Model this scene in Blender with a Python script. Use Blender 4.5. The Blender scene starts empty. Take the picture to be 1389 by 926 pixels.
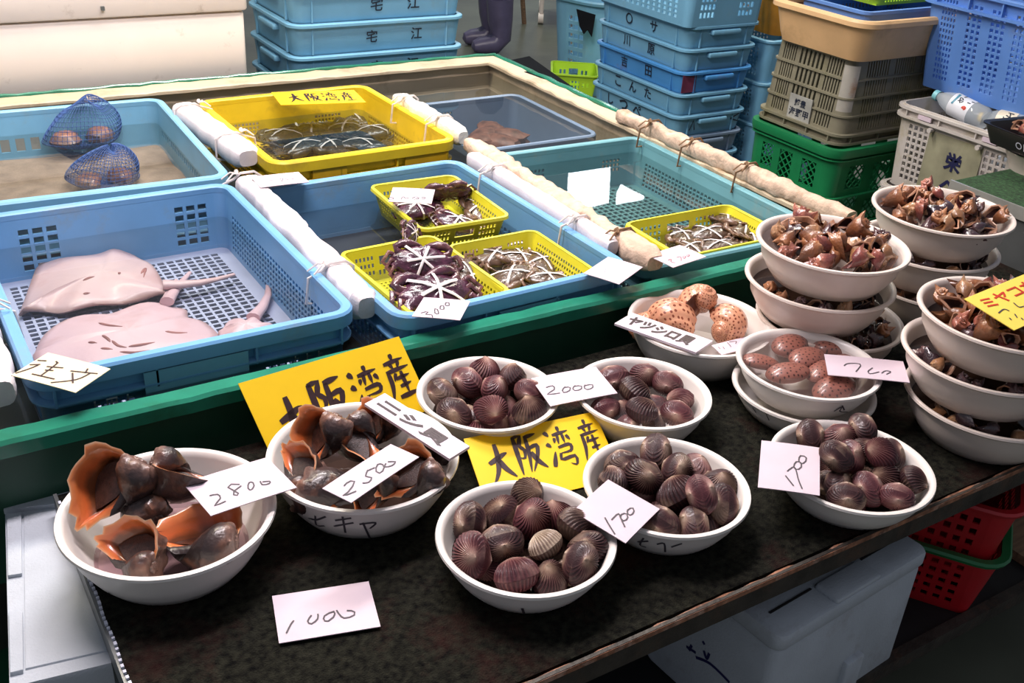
import bpy, math, random
import numpy as np
from mathutils import Vector, Matrix
from mathutils.bvhtree import BVHTree

SC = bpy.context.scene
COL = SC.collection
PI = math.pi
random.seed(7)

# ------------------------------------------------------------------ camera
M = 0.62                                  # height of the mat on the display table
CAM_H = M + 1.07
FPX = 1406.6                              # focal length in pixels of the 1389x926 frame
pt, rl, yw = math.radians(28.71), math.radians(-4.06), math.radians(33.9)
_f = Vector((0, math.cos(pt), -math.sin(pt))); _r = Vector((1, 0, 0)); _d = _f.cross(_r)
_r2 = _r * math.cos(rl) + _d * math.sin(rl); _d2 = -_r * math.sin(rl) + _d * math.cos(rl)
_RZ = Matrix.Rotation(-yw, 3, 'Z')
RT, DN, FW = _RZ @ _r2, _RZ @ _d2, _RZ @ _f
CAM = Vector((0, 0, CAM_H))
cd = bpy.data.cameras.new('camera'); cam = bpy.data.objects.new('camera', cd); COL.objects.link(cam)
cd.sensor_width = 36.0; cd.lens = 36.0 * FPX / 1389.0; cd.clip_start = 0.02; cd.clip_end = 60
m3 = Matrix((RT, -DN, -FW)).transposed()
cam.matrix_world = Matrix.Translation(CAM) @ m3.to_4x4()
SC.camera = cam

def ray(u, v): return FW + RT * ((u - 694.5) / FPX) + DN * ((v - 463.0) / FPX)
def P(u, v, h=0.0):
    """pixel -> point on the horizontal plane h metres above the mat"""
    d = ray(u, v); return CAM + d * ((M + h - CAM.z) / d.z)
def PY(u, v, Y): d = ray(u, v); return CAM + d * (Y / d.y)
def PX(u, v, X): d = ray(u, v); return CAM + d * (X / d.x)
def PD(u, v, zc): return CAM + ray(u, v) * zc

# ------------------------------------------------------------------ world, light, exposure
w = bpy.data.worlds.new('world'); SC.world = w; w.use_nodes = True
w.node_tree.nodes['Background'].inputs[0].default_value = (0.80, 0.86, 1.0, 1)
w.node_tree.nodes['Background'].inputs[1].default_value = 0.25
SC.view_settings.view_transform = 'Standard'; SC.view_settings.look = 'None'
SC.view_settings.exposure = 0.08; SC.view_settings.gamma = 1.0
SC.view_settings.use_curve_mapping = False
try:
    SC.cycles.max_bounces = 8; SC.cycles.transparent_max_bounces = 16
    SC.cycles.caustics_reflective = False; SC.cycles.caustics_refractive = False
    SC.cycles.sample_clamp_indirect = 6
except Exception: pass
# lamps of the market hall: hanging fluorescent fixtures (built further down with their housings)
LAMPS = [  # x, y, z, length, width, power, colour
    (0.55, 1.75, 2.65, 1.25, 0.25, 45, (1.0, 0.89, 0.93)),
    (1.5, 2.75, 2.85, 1.25, 0.25, 52, (1.0, 0.96, 0.93)),
    (3.6, 3.2, 2.9, 1.25, 0.25, 40, (1.0, 0.90, 0.74)),
    (0.2, 3.1, 3.0, 1.25, 0.25, 40, (1.0, 0.86, 0.66)),
    (4.3, 7.2, 3.0, 1.25, 0.25, 45, (0.95, 1.0, 0.95)),
]

# ------------------------------------------------------------------ materials
MATS = {}
def mat(name, col, rough=0.5, var=0.10, scale=14.0, bump=0.0, bscale=60.0, metal=0.0, spec=0.5,
        dirt=None, dirt_amt=0.0, dscale=5.0, coat=0.0, emit=None, stretch=None, sss=0.0):
    if name in MATS: return MATS[name]
    m = bpy.data.materials.new(name); m.use_nodes = True
    nt = m.node_tree; N = nt.nodes; L = nt.links; b = N['Principled BSDF']
    b.inputs['Roughness'].default_value = rough; b.inputs['Metallic'].default_value = metal
    b.inputs['Specular IOR Level'].default_value = spec
    b.inputs['Coat Weight'].default_value = coat; b.inputs['Coat Roughness'].default_value = 0.12
    if sss: b.inputs['Subsurface Weight'].default_value = sss; b.inputs['Subsurface Radius'].default_value = (.02, .01, .008)
    tc = N.new('ShaderNodeTexCoord'); vec = tc.outputs['Object']
    if stretch:
        mp = N.new('ShaderNodeMapping'); mp.inputs['Scale'].default_value = stretch
        L.new(vec, mp.inputs[0]); vec = mp.outputs[0]
    nz = N.new('ShaderNodeTexNoise'); nz.inputs['Scale'].default_value = scale; nz.inputs['Detail'].default_value = 5
    L.new(vec, nz.inputs['Vector'])
    rp = N.new('ShaderNodeValToRGB')
    lo = [max(0, c * (1 - 1.6 * var)) for c in col]; hi = [min(1, c * (1 + 1.2 * var)) for c in col]
    rp.color_ramp.elements[0].position = 0.3; rp.color_ramp.elements[1].position = 0.7
    rp.color_ramp.elements[0].color = (*lo, 1); rp.color_ramp.elements[1].color = (*hi, 1)
    L.new(nz.outputs['Fac'], rp.inputs[0]); out = rp.outputs[0]
    if dirt and dirt_amt > 0:
        n2 = N.new('ShaderNodeTexNoise'); n2.inputs['Scale'].default_value = dscale; n2.inputs['Detail'].default_value = 8
        n2.inputs['Roughness'].default_value = 0.7; L.new(vec, n2.inputs['Vector'])
        r2 = N.new('ShaderNodeValToRGB'); r2.color_ramp.elements[0].position = 0.62 - 0.28 * dirt_amt
        r2.color_ramp.elements[1].position = 0.80 - 0.16 * dirt_amt; L.new(n2.outputs['Fac'], r2.inputs[0])
        mx = N.new('ShaderNodeMix'); mx.data_type = 'RGBA'; L.new(r2.outputs[0], mx.inputs[0])
        L.new(out, mx.inputs[6]); mx.inputs[7].default_value = (*dirt, 1); out = mx.outputs[2]
    L.new(out, b.inputs['Base Color'])
    if bump > 0:
        n3 = N.new('ShaderNodeTexNoise'); n3.inputs['Scale'].default_value = bscale; n3.inputs['Detail'].default_value = 4
        L.new(vec, n3.inputs['Vector']); bp = N.new('ShaderNodeBump'); bp.inputs['Strength'].default_value = bump
        bp.inputs['Distance'].default_value = 0.004; L.new(n3.outputs['Fac'], bp.inputs['Height']); L.new(bp.outputs[0], b.inputs['Normal'])
    if emit:
        b.inputs['Emission Color'].default_value = (*emit[0], 1); b.inputs['Emission Strength'].default_value = emit[1]
    MATS[name] = m; return m

def water_mat(name, tint, murk, murk_col, wav=0.05, wscale=9.0):
    m = bpy.data.materials.new(name); m.use_nodes = True; nt = m.node_tree; N = nt.nodes; L = nt.links
    N.remove(N['Principled BSDF']); out = N['Material Output']
    tr = N.new('ShaderNodeBsdfTransparent'); tr.inputs[0].default_value = (*tint, 1)
    df = N.new('ShaderNodeBsdfDiffuse'); df.inputs[0].default_value = (*murk_col, 1)
    m1 = N.new('ShaderNodeMixShader'); m1.inputs[0].default_value = murk; L.new(tr.outputs[0], m1.inputs[1]); L.new(df.outputs[0], m1.inputs[2])
    gl = N.new('ShaderNodeBsdfGlossy'); gl.inputs['Roughness'].default_value = 0.015
    fr = N.new('ShaderNodeFresnel'); fr.inputs[0].default_value = 1.33
    tc = N.new('ShaderNodeTexCoord'); nz = N.new('ShaderNodeTexNoise'); nz.inputs['Scale'].default_value = wscale; nz.inputs['Detail'].default_value = 2
    bp = N.new('ShaderNodeBump'); bp.inputs['Strength'].default_value = wav; bp.inputs['Distance'].default_value = 0.02
    L.new(tc.outputs['Object'], nz.inputs['Vector']); L.new(nz.outputs['Fac'], bp.inputs['Height'])
    L.new(bp.outputs[0], gl.inputs['Normal']); L.new(bp.outputs[0], fr.inputs['Normal'])
    m2 = N.new('ShaderNodeMixShader'); L.new(fr.outputs[0], m2.inputs[0]); L.new(m1.outputs[0], m2.inputs[1]); L.new(gl.outputs[0], m2.inputs[2])
    L.new(m2.outputs[0], out.inputs['Surface']); return m

def clear_mat(name, tint, rough=0.08, alpha=0.35):
    m = bpy.data.materials.new(name); m.use_nodes = True; nt = m.node_tree; N = nt.nodes; L = nt.links
    b = N['Principled BSDF']; b.inputs['Base Color'].default_value = (*tint, 1); b.inputs['Roughness'].default_value = rough
    b.inputs['Alpha'].default_value = alpha; return m

def attr_ramp_mat(name, attr, stops, rough=0.4, var_scale=30.0, var=0.25, bump=0.0, bscale=200.0, coat=0.0, spec=0.5, blotch=None, blotch_amt=0.3, bl_scale=25):
    """colour from a per-vertex mesh attribute, broken up with noise and optional blotches"""
    m = bpy.data.materials.new(name); m.use_nodes = True; nt = m.node_tree; N = nt.nodes; L = nt.links
    b = N['Principled BSDF']; b.inputs['Roughness'].default_value = rough; b.inputs['Specular IOR Level'].default_value = spec
    b.inputs['Coat Weight'].default_value = coat; b.inputs['Coat Roughness'].default_value = 0.08
    at = N.new('ShaderNodeAttribute'); at.attribute_name = attr
    tc = N.new('ShaderNodeTexCoord'); nz = N.new('ShaderNodeTexNoise'); nz.inputs['Scale'].default_value = var_scale; nz.inputs['Detail'].default_value = 4
    oi = N.new('ShaderNodeObjectInfo'); va = N.new('ShaderNodeVectorMath'); va.operation = 'ADD'
    sc = N.new('ShaderNodeMath'); sc.operation = 'MULTIPLY'; sc.inputs[1].default_value = 37.0; L.new(oi.outputs['Random'], sc.inputs[0])
    L.new(tc.outputs['Object'], va.inputs[0]); L.new(sc.outputs[0], va.inputs[1]); L.new(va.outputs[0], nz.inputs['Vector'])
    ma = N.new('ShaderNodeMath'); ma.operation = 'MULTIPLY_ADD'; ma.inputs[1].default_value = var; L.new(nz.outputs['Fac'], ma.inputs[0])
    sb = N.new('ShaderNodeMath'); sb.operation = 'SUBTRACT'; sb.inputs[1].default_value = var * 0.5
    L.new(at.outputs['Fac'], ma.inputs[2]); L.new(ma.outputs[0], sb.inputs[0])
    rp = N.new('ShaderNodeValToRGB'); cr = rp.color_ramp
    while len(cr.elements) < len(stops): cr.elements.new(0.5)
    for e, (p, c) in zip(cr.elements, stops): e.position = p; e.color = (*c, 1)
    L.new(sb.outputs[0], rp.inputs[0]); col = rp.outputs[0]
    if blotch:
        n2 = N.new('ShaderNodeTexNoise'); n2.inputs['Scale'].default_value = bl_scale; n2.inputs['Detail'].default_value = 6; L.new(va.outputs[0], n2.inputs['Vector'])
        r2 = N.new('ShaderNodeValToRGB'); r2.color_ramp.elements[0].position = 0.52; r2.color_ramp.elements[1].position = 0.70; L.new(n2.outputs['Fac'], r2.inputs[0])
        k = N.new('ShaderNodeMath'); k.operation = 'MULTIPLY'; k.inputs[1].default_value = blotch_amt; L.new(r2.outputs[0], k.inputs[0])
        mx = N.new('ShaderNodeMix'); mx.data_type = 'RGBA'; L.new(k.outputs[0], mx.inputs[0]); L.new(col, mx.inputs[6]); mx.inputs[7].default_value = (*blotch, 1); col = mx.outputs[2]
    L.new(col, b.inputs['Base Color'])
    if bump > 0:
        n3 = N.new('ShaderNodeTexNoise'); n3.inputs['Scale'].default_value = bscale; L.new(va.outputs[0], n3.inputs['Vector'])
        bp = N.new('ShaderNodeBump'); bp.inputs['Strength'].default_value = bump; bp.inputs['Distance'].default_value = 0.002
        L.new(n3.outputs['Fac'], bp.inputs['Height']); L.new(bp.outputs[0], b.inputs['Normal'])
    return m

BLUE = mat('blue_plastic', (0.15, 0.36, 0.63), 0.38, 0.07, 6, 0.05, 90, dirt=(0.22, 0.30, 0.36), dirt_amt=0.18)
BLUE2 = mat('light_blue_plastic', (0.20, 0.46, 0.66), 0.4, 0.07, 6, 0.05, 90, dirt=(0.25, 0.38, 0.45), dirt_amt=0.2)
BLUE3 = mat('stack_blue_plastic', (0.17, 0.40, 0.58), 0.42, 0.08, 5, 0.04, 90, dirt=(0.20, 0.34, 0.42), dirt_amt=0.22)
BLUE4 = mat('bright_blue_plastic', (0.11, 0.25, 0.62), 0.4, 0.08, 5, dirt=(0.2, 0.25, 0.4), dirt_amt=0.15)
SEAG = mat('sea_green_plastic', (0.16, 0.38, 0.43), 0.4, 0.08, 6, dirt=(0.30, 0.36, 0.32), dirt_amt=0.18)
SLATE = mat('slate_blue_plastic', (0.17, 0.24, 0.34), 0.45, 0.08, 6)
YEL = mat('yellow_plastic', (0.82, 0.58, 0.02), 0.42, 0.08, 7, dirt=(0.45, 0.30, 0.03), dirt_amt=0.25)
LIME = mat('yellow_green_plastic', (0.66, 0.60, 0.03), 0.35, 0.06, 8)
LIME2 = mat('lime_plastic', (0.40, 0.66, 0.03), 0.4, 0.06, 8)
FOAM = mat('white_foam', (0.70, 0.64, 0.66), 0.7, 0.03, 30, 0.25, 260, dirt=(0.55, 0.50, 0.46), dirt_amt=0.10, dscale=9)
FOAMC = mat('cream_rough_foam', (0.66, 0.48, 0.36), 0.85, 0.16, 30, 0.8, 90, dirt=(0.38, 0.24, 0.15), dirt_amt=0.32, dscale=22)
FOAMG = mat('grey_foam', (0.47, 0.51, 0.56), 0.7, 0.05, 12, 0.25, 260, dirt=(0.36, 0.36, 0.38), dirt_amt=0.2, dscale=9)
STRW = mat('white_string', (0.78, 0.70, 0.66), 0.8, 0.1, 60)
STRB = mat('brown_string', (0.26, 0.15, 0.08), 0.8, 0.15, 60)
CREAM = mat('cream_gelcoat', (0.60, 0.49, 0.34), 0.5, 0.08, 5, 0.1, 40, dirt=(0.30, 0.22, 0.13), dirt_amt=0.32, dscale=6)
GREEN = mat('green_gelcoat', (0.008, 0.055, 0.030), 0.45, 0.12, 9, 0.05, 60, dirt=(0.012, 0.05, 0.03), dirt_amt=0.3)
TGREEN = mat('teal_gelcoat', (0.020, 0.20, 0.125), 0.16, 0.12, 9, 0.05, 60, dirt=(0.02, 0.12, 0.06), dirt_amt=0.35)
DGREEN = mat('dark_tank_bottom', (0.012, 0.022, 0.028), 0.6, 0.1)
BOWLM = mat('white_bowl_plastic', (0.80, 0.75, 0.70), 0.28, 0.03, 9)
PAPER = mat('white_card', (0.62, 0.51, 0.57), 0.55, 0.03, 12)
CREAMP = mat('cream_card', (0.84, 0.72, 0.46), 0.55, 0.04, 12)
YELP = mat('yellow_card', (0.92, 0.60, 0.01), 0.42, 0.04, 8)
INK = mat('brush_ink', (0.035, 0.014, 0.018), 0.45, 0.1)
PEN = mat('grey_pen_ink', (0.06, 0.05, 0.06), 0.6, 0.1)
REDINK = mat('red_ink', (0.55, 0.03, 0.01), 0.5, 0.1)
PRINT = mat('dark_print', (0.010, 0.016, 0.035), 0.5, 0.1)
WPRINT = mat('pale_print', (0.60, 0.62, 0.72), 0.6, 0.1)
MAT_T = mat('black_turf', (0.012, 0.012, 0.008), 0.9, 0.6, 90, 1.0, 350, spec=0.12, dirt=(0.030, 0.010, 0.008), dirt_amt=0.35, dscale=7)
TURF = mat('green_turf', (0.025, 0.075, 0.025), 0.9, 0.45, 120, 1.0, 400)
RUST = mat('rusty_steel', (0.050, 0.042, 0.034), 0.55, 0.3, 20, 0.4, 120, metal=0.3, dirt=(0.10, 0.058, 0.038), dirt_amt=0.30, dscale=16)
RUSTE = mat('worn_rust_edge', (0.30, 0.13, 0.07), 0.7, 0.45, 45, 0.6, 150, dirt=(0.55, 0.38, 0.30), dirt_amt=0.35, dscale=30)
STEEL = mat('grey_steel', (0.16, 0.17, 0.17), 0.4, 0.1, 12, metal=0.5)
DARK = mat('dark_underside', (0.012, 0.012, 0.013), 0.7, 0.2)
FLOORM = mat('wet_concrete', (0.115, 0.122, 0.092), 0.28, 0.25, 1.3, 0.15, 20, dirt=(0.07, 0.075, 0.06), dirt_amt=0.4, dscale=0.8)
WOOD = mat('brown_wood', (0.22, 0.13, 0.075), 0.7, 0.25, 10, stretch=(1, 12, 12))
GREYP = mat('grey_green_plastic', (0.19, 0.175, 0.12), 0.55, 0.12, 7, dirt=(0.13, 0.12, 0.04), dirt_amt=0.45, dscale=5)
GREYL = mat('pale_grey_plastic', (0.52, 0.48, 0.44), 0.5, 0.08, 7, dirt=(0.30, 0.25, 0.10), dirt_amt=0.35, dscale=6)
KGREEN = mat('kelly_green_plastic', (0.010, 0.19, 0.065), 0.4, 0.1, 6, dirt=(0.01, 0.10, 0.04), dirt_amt=0.3)
BEIGE = mat('beige_tub_plastic', (0.66, 0.42, 0.21), 0.5, 0.1, 5, dirt=(0.40, 0.24, 0.11), dirt_amt=0.32, dscale=4)
RED = mat('red_plastic', (0.50, 0.012, 0.020), 0.35, 0.1, 8)
BLACK = mat('black_plastic', (0.010, 0.010, 0.011), 0.35, 0.1, 8)
SHEET = mat('black_sheet', (0.006, 0.007, 0.009), 0.9, 0.1, 8, spec=0.05)
FREEZ = mat('warm_white_paint', (0.84, 0.74, 0.66), 0.55, 0.03, 3, 0.05, 30, dirt=(0.50, 0.40, 0.32), dirt_amt=0.10, dscale=10)
TANKW = water_mat('tank_water', (0.86, 0.90, 0.90), 0.022, (0.28, 0.30, 0.33), 0.004, 5.0)
BROWNW = water_mat('brown_water', (0.40, 0.30, 0.26), 0.55, (0.030, 0.018, 0.014), 0.03, 30.0)
PINKW = water_mat('pink_water', (0.85, 0.70, 0.72), 0.25, (0.40, 0.24, 0.27), 0.03, 30.0)
BOWLW = water_mat('bowl_water', (0.95, 0.93, 0.92), 0.05, (0.42, 0.36, 0.36), 0.05, 30.0)

# ------------------------------------------------------------------ mesh helpers
class MB:
    def __init__(s): s.v = []; s.f = []; s.at = []
    def add(s, vs, fs, at=None):
        o = len(s.v); s.v += [tuple(p) for p in vs]; s.f += [tuple(i + o for i in f) for f in fs]
        s.at += list(at) if at is not None else [0.0] * len(vs)
        return s
    def box(s, c, d, R=None):
        x, y, z = d[0] / 2, d[1] / 2, d[2] / 2
        vs = [Vector((a * x, b * y, e * z)) for e in (-1, 1) for b in (-1, 1) for a in (-1, 1)]
        if R is not None: vs = [R @ p for p in vs]
        c = Vector(c)
        return s.add([p + c for p in vs], [(0, 2, 3, 1), (4, 5, 7, 6), (0, 1, 5, 4), (2, 6, 7, 3), (0, 4, 6, 2), (1, 3, 7, 5)])
    def loft(s, rings, cap0=False, cap1=False, closed=True, at=None, loop=False):
        n = len(rings[0]); vs = [p for r in rings for p in r]; fs = []
        k = len(rings)
        for i in range(k if loop else k - 1):
            i2 = (i + 1) % k
            for j in range(n if closed else n - 1):
                j2 = (j + 1) % n
                fs.append((i * n + j, i * n + j2, i2 * n + j2, i2 * n + j))
        if cap0: fs.append(tuple(reversed(range(n))))
        if cap1: fs.append(tuple((k - 1) * n + j for j in range(n)))
        a = None
        if at is not None: a = [x for x in at for _ in range(n)] if len(at) == k else at
        return s.add(vs, fs, a)
    def lathe(s, prof, n=48, c=(0, 0, 0), loop=False, sq=None):
        rings = [[(c[0] + r * math.cos(2 * PI * j / n), c[1] + r * math.sin(2 * PI * j / n), c[2] + z) for j in range(n)] for r, z in prof]
        return s.loft(rings, loop=loop)
    def tube(s, pts, r, n=6, flat=1.0, caps=True, up=None, closed=False):
        pts = [Vector(p) for p in pts]; k = len(pts); rr = r if isinstance(r, (list, tuple)) else [r] * k
        rings = []; prev = None
        for i, p in enumerate(pts):
            if closed: t = (pts[(i + 1) % k] - pts[i - 1])
            else: t = pts[min(i + 1, k - 1)] - pts[max(i - 1, 0)]
            if t.length < 1e-9: t = Vector((0, 0, 1))
            t.normalize()
            a = Vector(up) if up is not None else (prev if prev is not None else Vector((0, 0, 1)))
            x = a.cross(t)
            if x.length < 1e-4: x = Vector((1, 0, 0)).cross(t)
            if x.length < 1e-4: x = Vector((0, 1, 0)).cross(t)
            x.normalize(); y = t.cross(x); prev = y
            rings.append([p + x * (rr[i] * math.cos(2 * PI * j / n)) + y * (rr[i] * flat * math.sin(2 * PI * j / n)) for j in range(n)])
        return s.loft(rings, caps and not closed, caps and not closed, loop=closed)
    def perf(s, A, B, C, D, t, regions):
        """panel A(bottom left) B(bottom right) C(top right) D(top left), thickness t along its normal, with grids of real holes
        regions: (u0,u1,nu,fu,v0,v1,nv,fv)"""
        A, B, C, D = map(Vector, (A, B, C, D)); nrm = (B - A).cross(D - A).normalized() * t
        us, vs = {0.0, 1.0}, {0.0, 1.0}; holes = []
        for (u0, u1, nu, fu, v0, v1, nv, fv) in regions:
            du, dv = (u1 - u0) / nu, (v1 - v0) / nv
            hu = [(u0 + du * (i + .5 - fu / 2), u0 + du * (i + .5 + fu / 2)) for i in range(nu)]
            hv = [(v0 + dv * (i + .5 - fv / 2), v0 + dv * (i + .5 + fv / 2)) for i in range(nv)]
            for a, b in hu: us |= {round(a, 6), round(b, 6)}
            for a, b in hv: vs |= {round(a, 6), round(b, 6)}
            holes.append((hu, hv))
        us = sorted(us); vs = sorted(vs)
        def inn(x, iv): return any(a < x < b for a, b in iv)
        nu, nv = len(us) - 1, len(vs) - 1
        mu = [[inn((us[i] + us[i + 1]) / 2, h[0]) for i in range(nu)] for h in holes]
        mv = [[inn((vs[j] + vs[j + 1]) / 2, h[1]) for j in range(nv)] for h in holes]
        hole = lambda i, j: i < 0 or j < 0 or i >= nu or j >= nv or any(a[i] and b[j] for a, b in zip(mu, mv))
        W = nu + 1; pts = []
        for j, v in enumerate(vs):
            for u in us:
                p = (A * (1 - u) + B * u) * (1 - v) + (D * (1 - u) + C * u) * v; pts.append(p)
        n0 = len(pts); allp = pts + [p + nrm for p in pts]; fs = []
        for j in range(nv):
            for i in range(nu):
                if hole(i, j): continue
                a, b, c, d = j * W + i, j * W + i + 1, (j + 1) * W + i + 1, (j + 1) * W + i
                fs.append((d, c, b, a)); fs.append((a + n0, b + n0, c + n0, d + n0))
                if hole(i - 1, j): fs.append((a, a + n0, d + n0, d))
                if hole(i + 1, j): fs.append((b, c, c + n0, b + n0))
                if hole(i, j - 1): fs.append((a, b, b + n0, a + n0))
                if hole(i, j + 1): fs.append((d, d + n0, c + n0, c))
        return s.add(allp, fs)
    def build(s, name, material, parent=None, origin=None, smooth=35, loc=None, attr=None):
        vs = s.v
        if origin is not None: vs = [(p[0] - origin[0], p[1] - origin[1], p[2] - origin[2]) for p in vs]
        me = bpy.data.meshes.new(name); me.from_pydata(vs, [], s.f); me.update()
        if attr:
            a = me.attributes.new(attr, 'FLOAT', 'POINT'); a.data.foreach_set('value', s.at)
        me.materials.append(material)
        if smooth:
            me.polygons.foreach_set('use_smooth', [True] * len(me.polygons))
            try: me.set_sharp_from_angle(angle=math.radians(smooth))
            except Exception: pass
        o = bpy.data.objects.new(name, me); COL.objects.link(o)
        if parent is not None: o.parent = parent
        if loc is not None: o.location = loc
        return o

def tag(o, label, cat, group=None, kind=None):
    o['label'] = label; o['category'] = cat
    if group: o['group'] = group
    if kind: o['kind'] = kind
    return o
def thing(name, label, cat, loc=(0, 0, 0), rz=0.0, group=None, rot=None):
    o = bpy.data.objects.new(name, None); COL.objects.link(o); o.empty_display_size = 0.03
    o.location = loc; o.rotation_euler = rot if rot is not None else (0, 0, rz)
    return tag(o, label, cat, group)
def dup(root, loc=None, rot=None, label=None, group=None, scale=None, mats=None):
    r = root.copy(); COL.objects.link(r)
    if loc is not None: r.location = loc
    if rot is not None: r.rotation_euler = rot
    if scale is not None: r.scale = (scale,) * 3 if not isinstance(scale, (tuple, list)) else scale
    if label: r['label'] = label
    if group: r['group'] = group
    for ch in list(root.children):
        c = ch.copy(); COL.objects.link(c); c.parent = r
        if mats and ch.name.split('.')[0] in mats:
            c.material_slots[0].link = 'OBJECT'; c.material_slots[0].material = mats[ch.name.split('.')[0]]
        for g in list(ch.children):
            d = g.copy(); COL.objects.link(d); d.parent = c
    return r

def rr(w, d, r, z, n=5, cx=0, cy=0):
    pts = []
    r = max(min(r, w / 2 - 1e-4, d / 2 - 1e-4), 1e-4)
    for sx, sy, a0 in ((1, 1, 0), (-1, 1, 90), (-1, -1, 180), (1, -1, 270)):
        for k in range(n + 1):
            a = math.radians(a0 + 90.0 * k / n)
            pts.append((cx + sx * (w / 2 - r) + r * math.cos(a), cy + sy * (d / 2 - r) + r * math.sin(a), z))
    return pts
def ring_profile(mb, w, d, r, prof, n=5):
    """sweep a closed profile [(offset outwards, z)] round a rounded rectangle"""
    mb.loft([rr(w + 2 * o, d + 2 * o, r + o, z, n) for o, z in prof], loop=True)
def rbox(mb, w, d, h, r, z0=0.0, bev=0.01, cx=0, cy=0, n=5):
    b = min(bev, h / 2 - 1e-4)
    mb.loft([rr(w - 2 * b, d - 2 * b, r, z0, n, cx, cy), rr(w - .6 * b, d - .6 * b, r, z0 + .3 * b, n, cx, cy), rr(w, d, r, z0 + b, n, cx, cy),
             rr(w, d, r, z0 + h - b, n, cx, cy), rr(w - .6 * b, d - .6 * b, r, z0 + h - .3 * b, n, cx, cy), rr(w - 2 * b, d - 2 * b, r, z0 + h, n, cx, cy)], True, True)

def walls(mb, W, D, H, r, tp, t, spec, z0=0.0):
    """four perforated walls + rounded corner posts of an open crate; tp = inset at the bottom; spec = regions per side (f,b,l,r)"""
    def cn(sx, sy, z, k):  # end of straight run next to corner; k: 'x' run along x, 'y' along y
        f = (H - (z - z0)) / H * tp
        if k == 'x': return (sx * (W / 2 - r), sy * (D / 2 - f), z)
        return (sx * (W / 2 - f), sy * (D / 2 - r), z)
    z1 = z0 + H
    mb.perf(cn(-1, -1, z0, 'x'), cn(1, -1, z0, 'x'), cn(1, -1, z1, 'x'), cn(-1, -1, z1, 'x'), -t, spec.get('f', []))
    mb.perf(cn(1, 1, z0, 'x'), cn(-1, 1, z0, 'x'), cn(-1, 1, z1, 'x'), cn(1, 1, z1, 'x'), -t, spec.get('b', []))
    mb.perf(cn(-1, 1, z0, 'y'), cn(-1, -1, z0, 'y'), cn(-1, -1, z1, 'y'), cn(-1, 1, z1, 'y'), -t, spec.get('l', []))
    mb.perf(cn(1, -1, z0, 'y'), cn(1, 1, z0, 'y'), cn(1, 1, z1, 'y'), cn(1, -1, z1, 'y'), -t, spec.get('r', []))
    for sx, sy, a0 in ((1, 1, 0), (-1, 1, 90), (-1, -1, 180), (1, -1, 270)):
        rings = []
        for o, z in ((0, z0), (0, z1), (-t, z1), (-t, z0)):
            f = (z1 - z) / H * tp
            rings.append([(sx * (W / 2 - r) + (r - f + o) * math.cos(math.radians(a0 + 90 * k / 6)),
                           sy * (D / 2 - r) + (r - f + o) * math.sin(math.radians(a0 + 90 * k / 6)), z) for k in range(7)])
        mb.loft(rings, closed=False, loop=True)

# ------------------------------------------------------------------ lettering helpers
def bvh_of(objs):
    vs, fs = [], []
    bpy.context.view_layer.update()
    for o in objs:
        off = len(vs); mw = o.matrix_world
        vs += [mw @ v.co for v in o.data.vertices]; fs += [tuple(i + off for i in p.vertices) for p in o.data.polygons]
    return BVHTree.FromPolygons(vs, fs)
def crop(x0, y0, s, strokes):  # strokes read off an enlarged crop -> photo pixels
    return [[(x0 + x / s, y0 + y / s) for x, y in st] for st in strokes]
def resample(p, n):
    p = [Vector((a[0], a[1])) for a in p]
    if len(p) == 2: return [p[0].lerp(p[1], i / (n - 1)) for i in range(n)]
    out = []
    k = len(p) - 1
    for i in range(n):
        t = i / (n - 1) * k; j = min(int(t), k - 1); f = t - j
        p0, p1, p2, p3 = p[max(j - 1, 0)], p[j], p[j + 1], p[min(j + 2, k)]
        out.append(0.5 * ((2 * p1) + (p2 - p0) * f + (2 * p0 - 5 * p1 + 4 * p2 - p3) * f * f + (3 * p1 - p0 - 3 * p2 + p3) * f ** 3))
    return out
def ribbon(mb, pts, nrm, wd, brush=False, lift=0.0008):
    k = len(pts); L, R = [], []
    for i, p in enumerate(pts):
        t = (pts[min(i + 1, k - 1)] - pts[max(i - 1, 0)]).normalized(); sd = nrm[i].cross(t).normalized()
        f = i / (k - 1)
        ww = wd * ((0.65 + 0.5 * math.sin(PI * min(1, f * 1.1 + .1))) * (1.0 if f < .8 else max(.25, 1 - (f - .8) * 3.2)) if brush else 1.0) / 2
        q = p + nrm[i] * lift; L.append(q + sd * ww); R.append(q - sd * ww)
    fs = [(i, i + 1, k + i + 1, k + i) for i in range(k - 1)]
    mb.add(L + R, fs)
def ink_px(objs, strokes, wd, material, parent, name='lettering', brush=False, n=9, label=None):
    """pen strokes given in photo pixels, laid on the surface of objs"""
    bv = bvh_of(objs); mb = MB()
    for st in strokes:
        pts, nr = [], []
        for q in resample(st, n):
            d = ray(q.x, q.y).normalized(); hit = bv.ray_cast(CAM, d)
            if hit[0] is None: continue
            nn = hit[1] if hit[1].dot(d) < 0 else -hit[1]; pts.append(hit[0]); nr.append(nn)
        if len(pts) > 1: ribbon(mb, pts, nr, wd, brush)
    if not mb.v: return None
    bpy.context.view_layer.update()
    inv = parent.matrix_world.inverted()
    mb.v = [tuple(inv @ Vector(p)) for p in mb.v]
    return mb.build(name, material, parent, smooth=0)
_GL = {}
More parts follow.
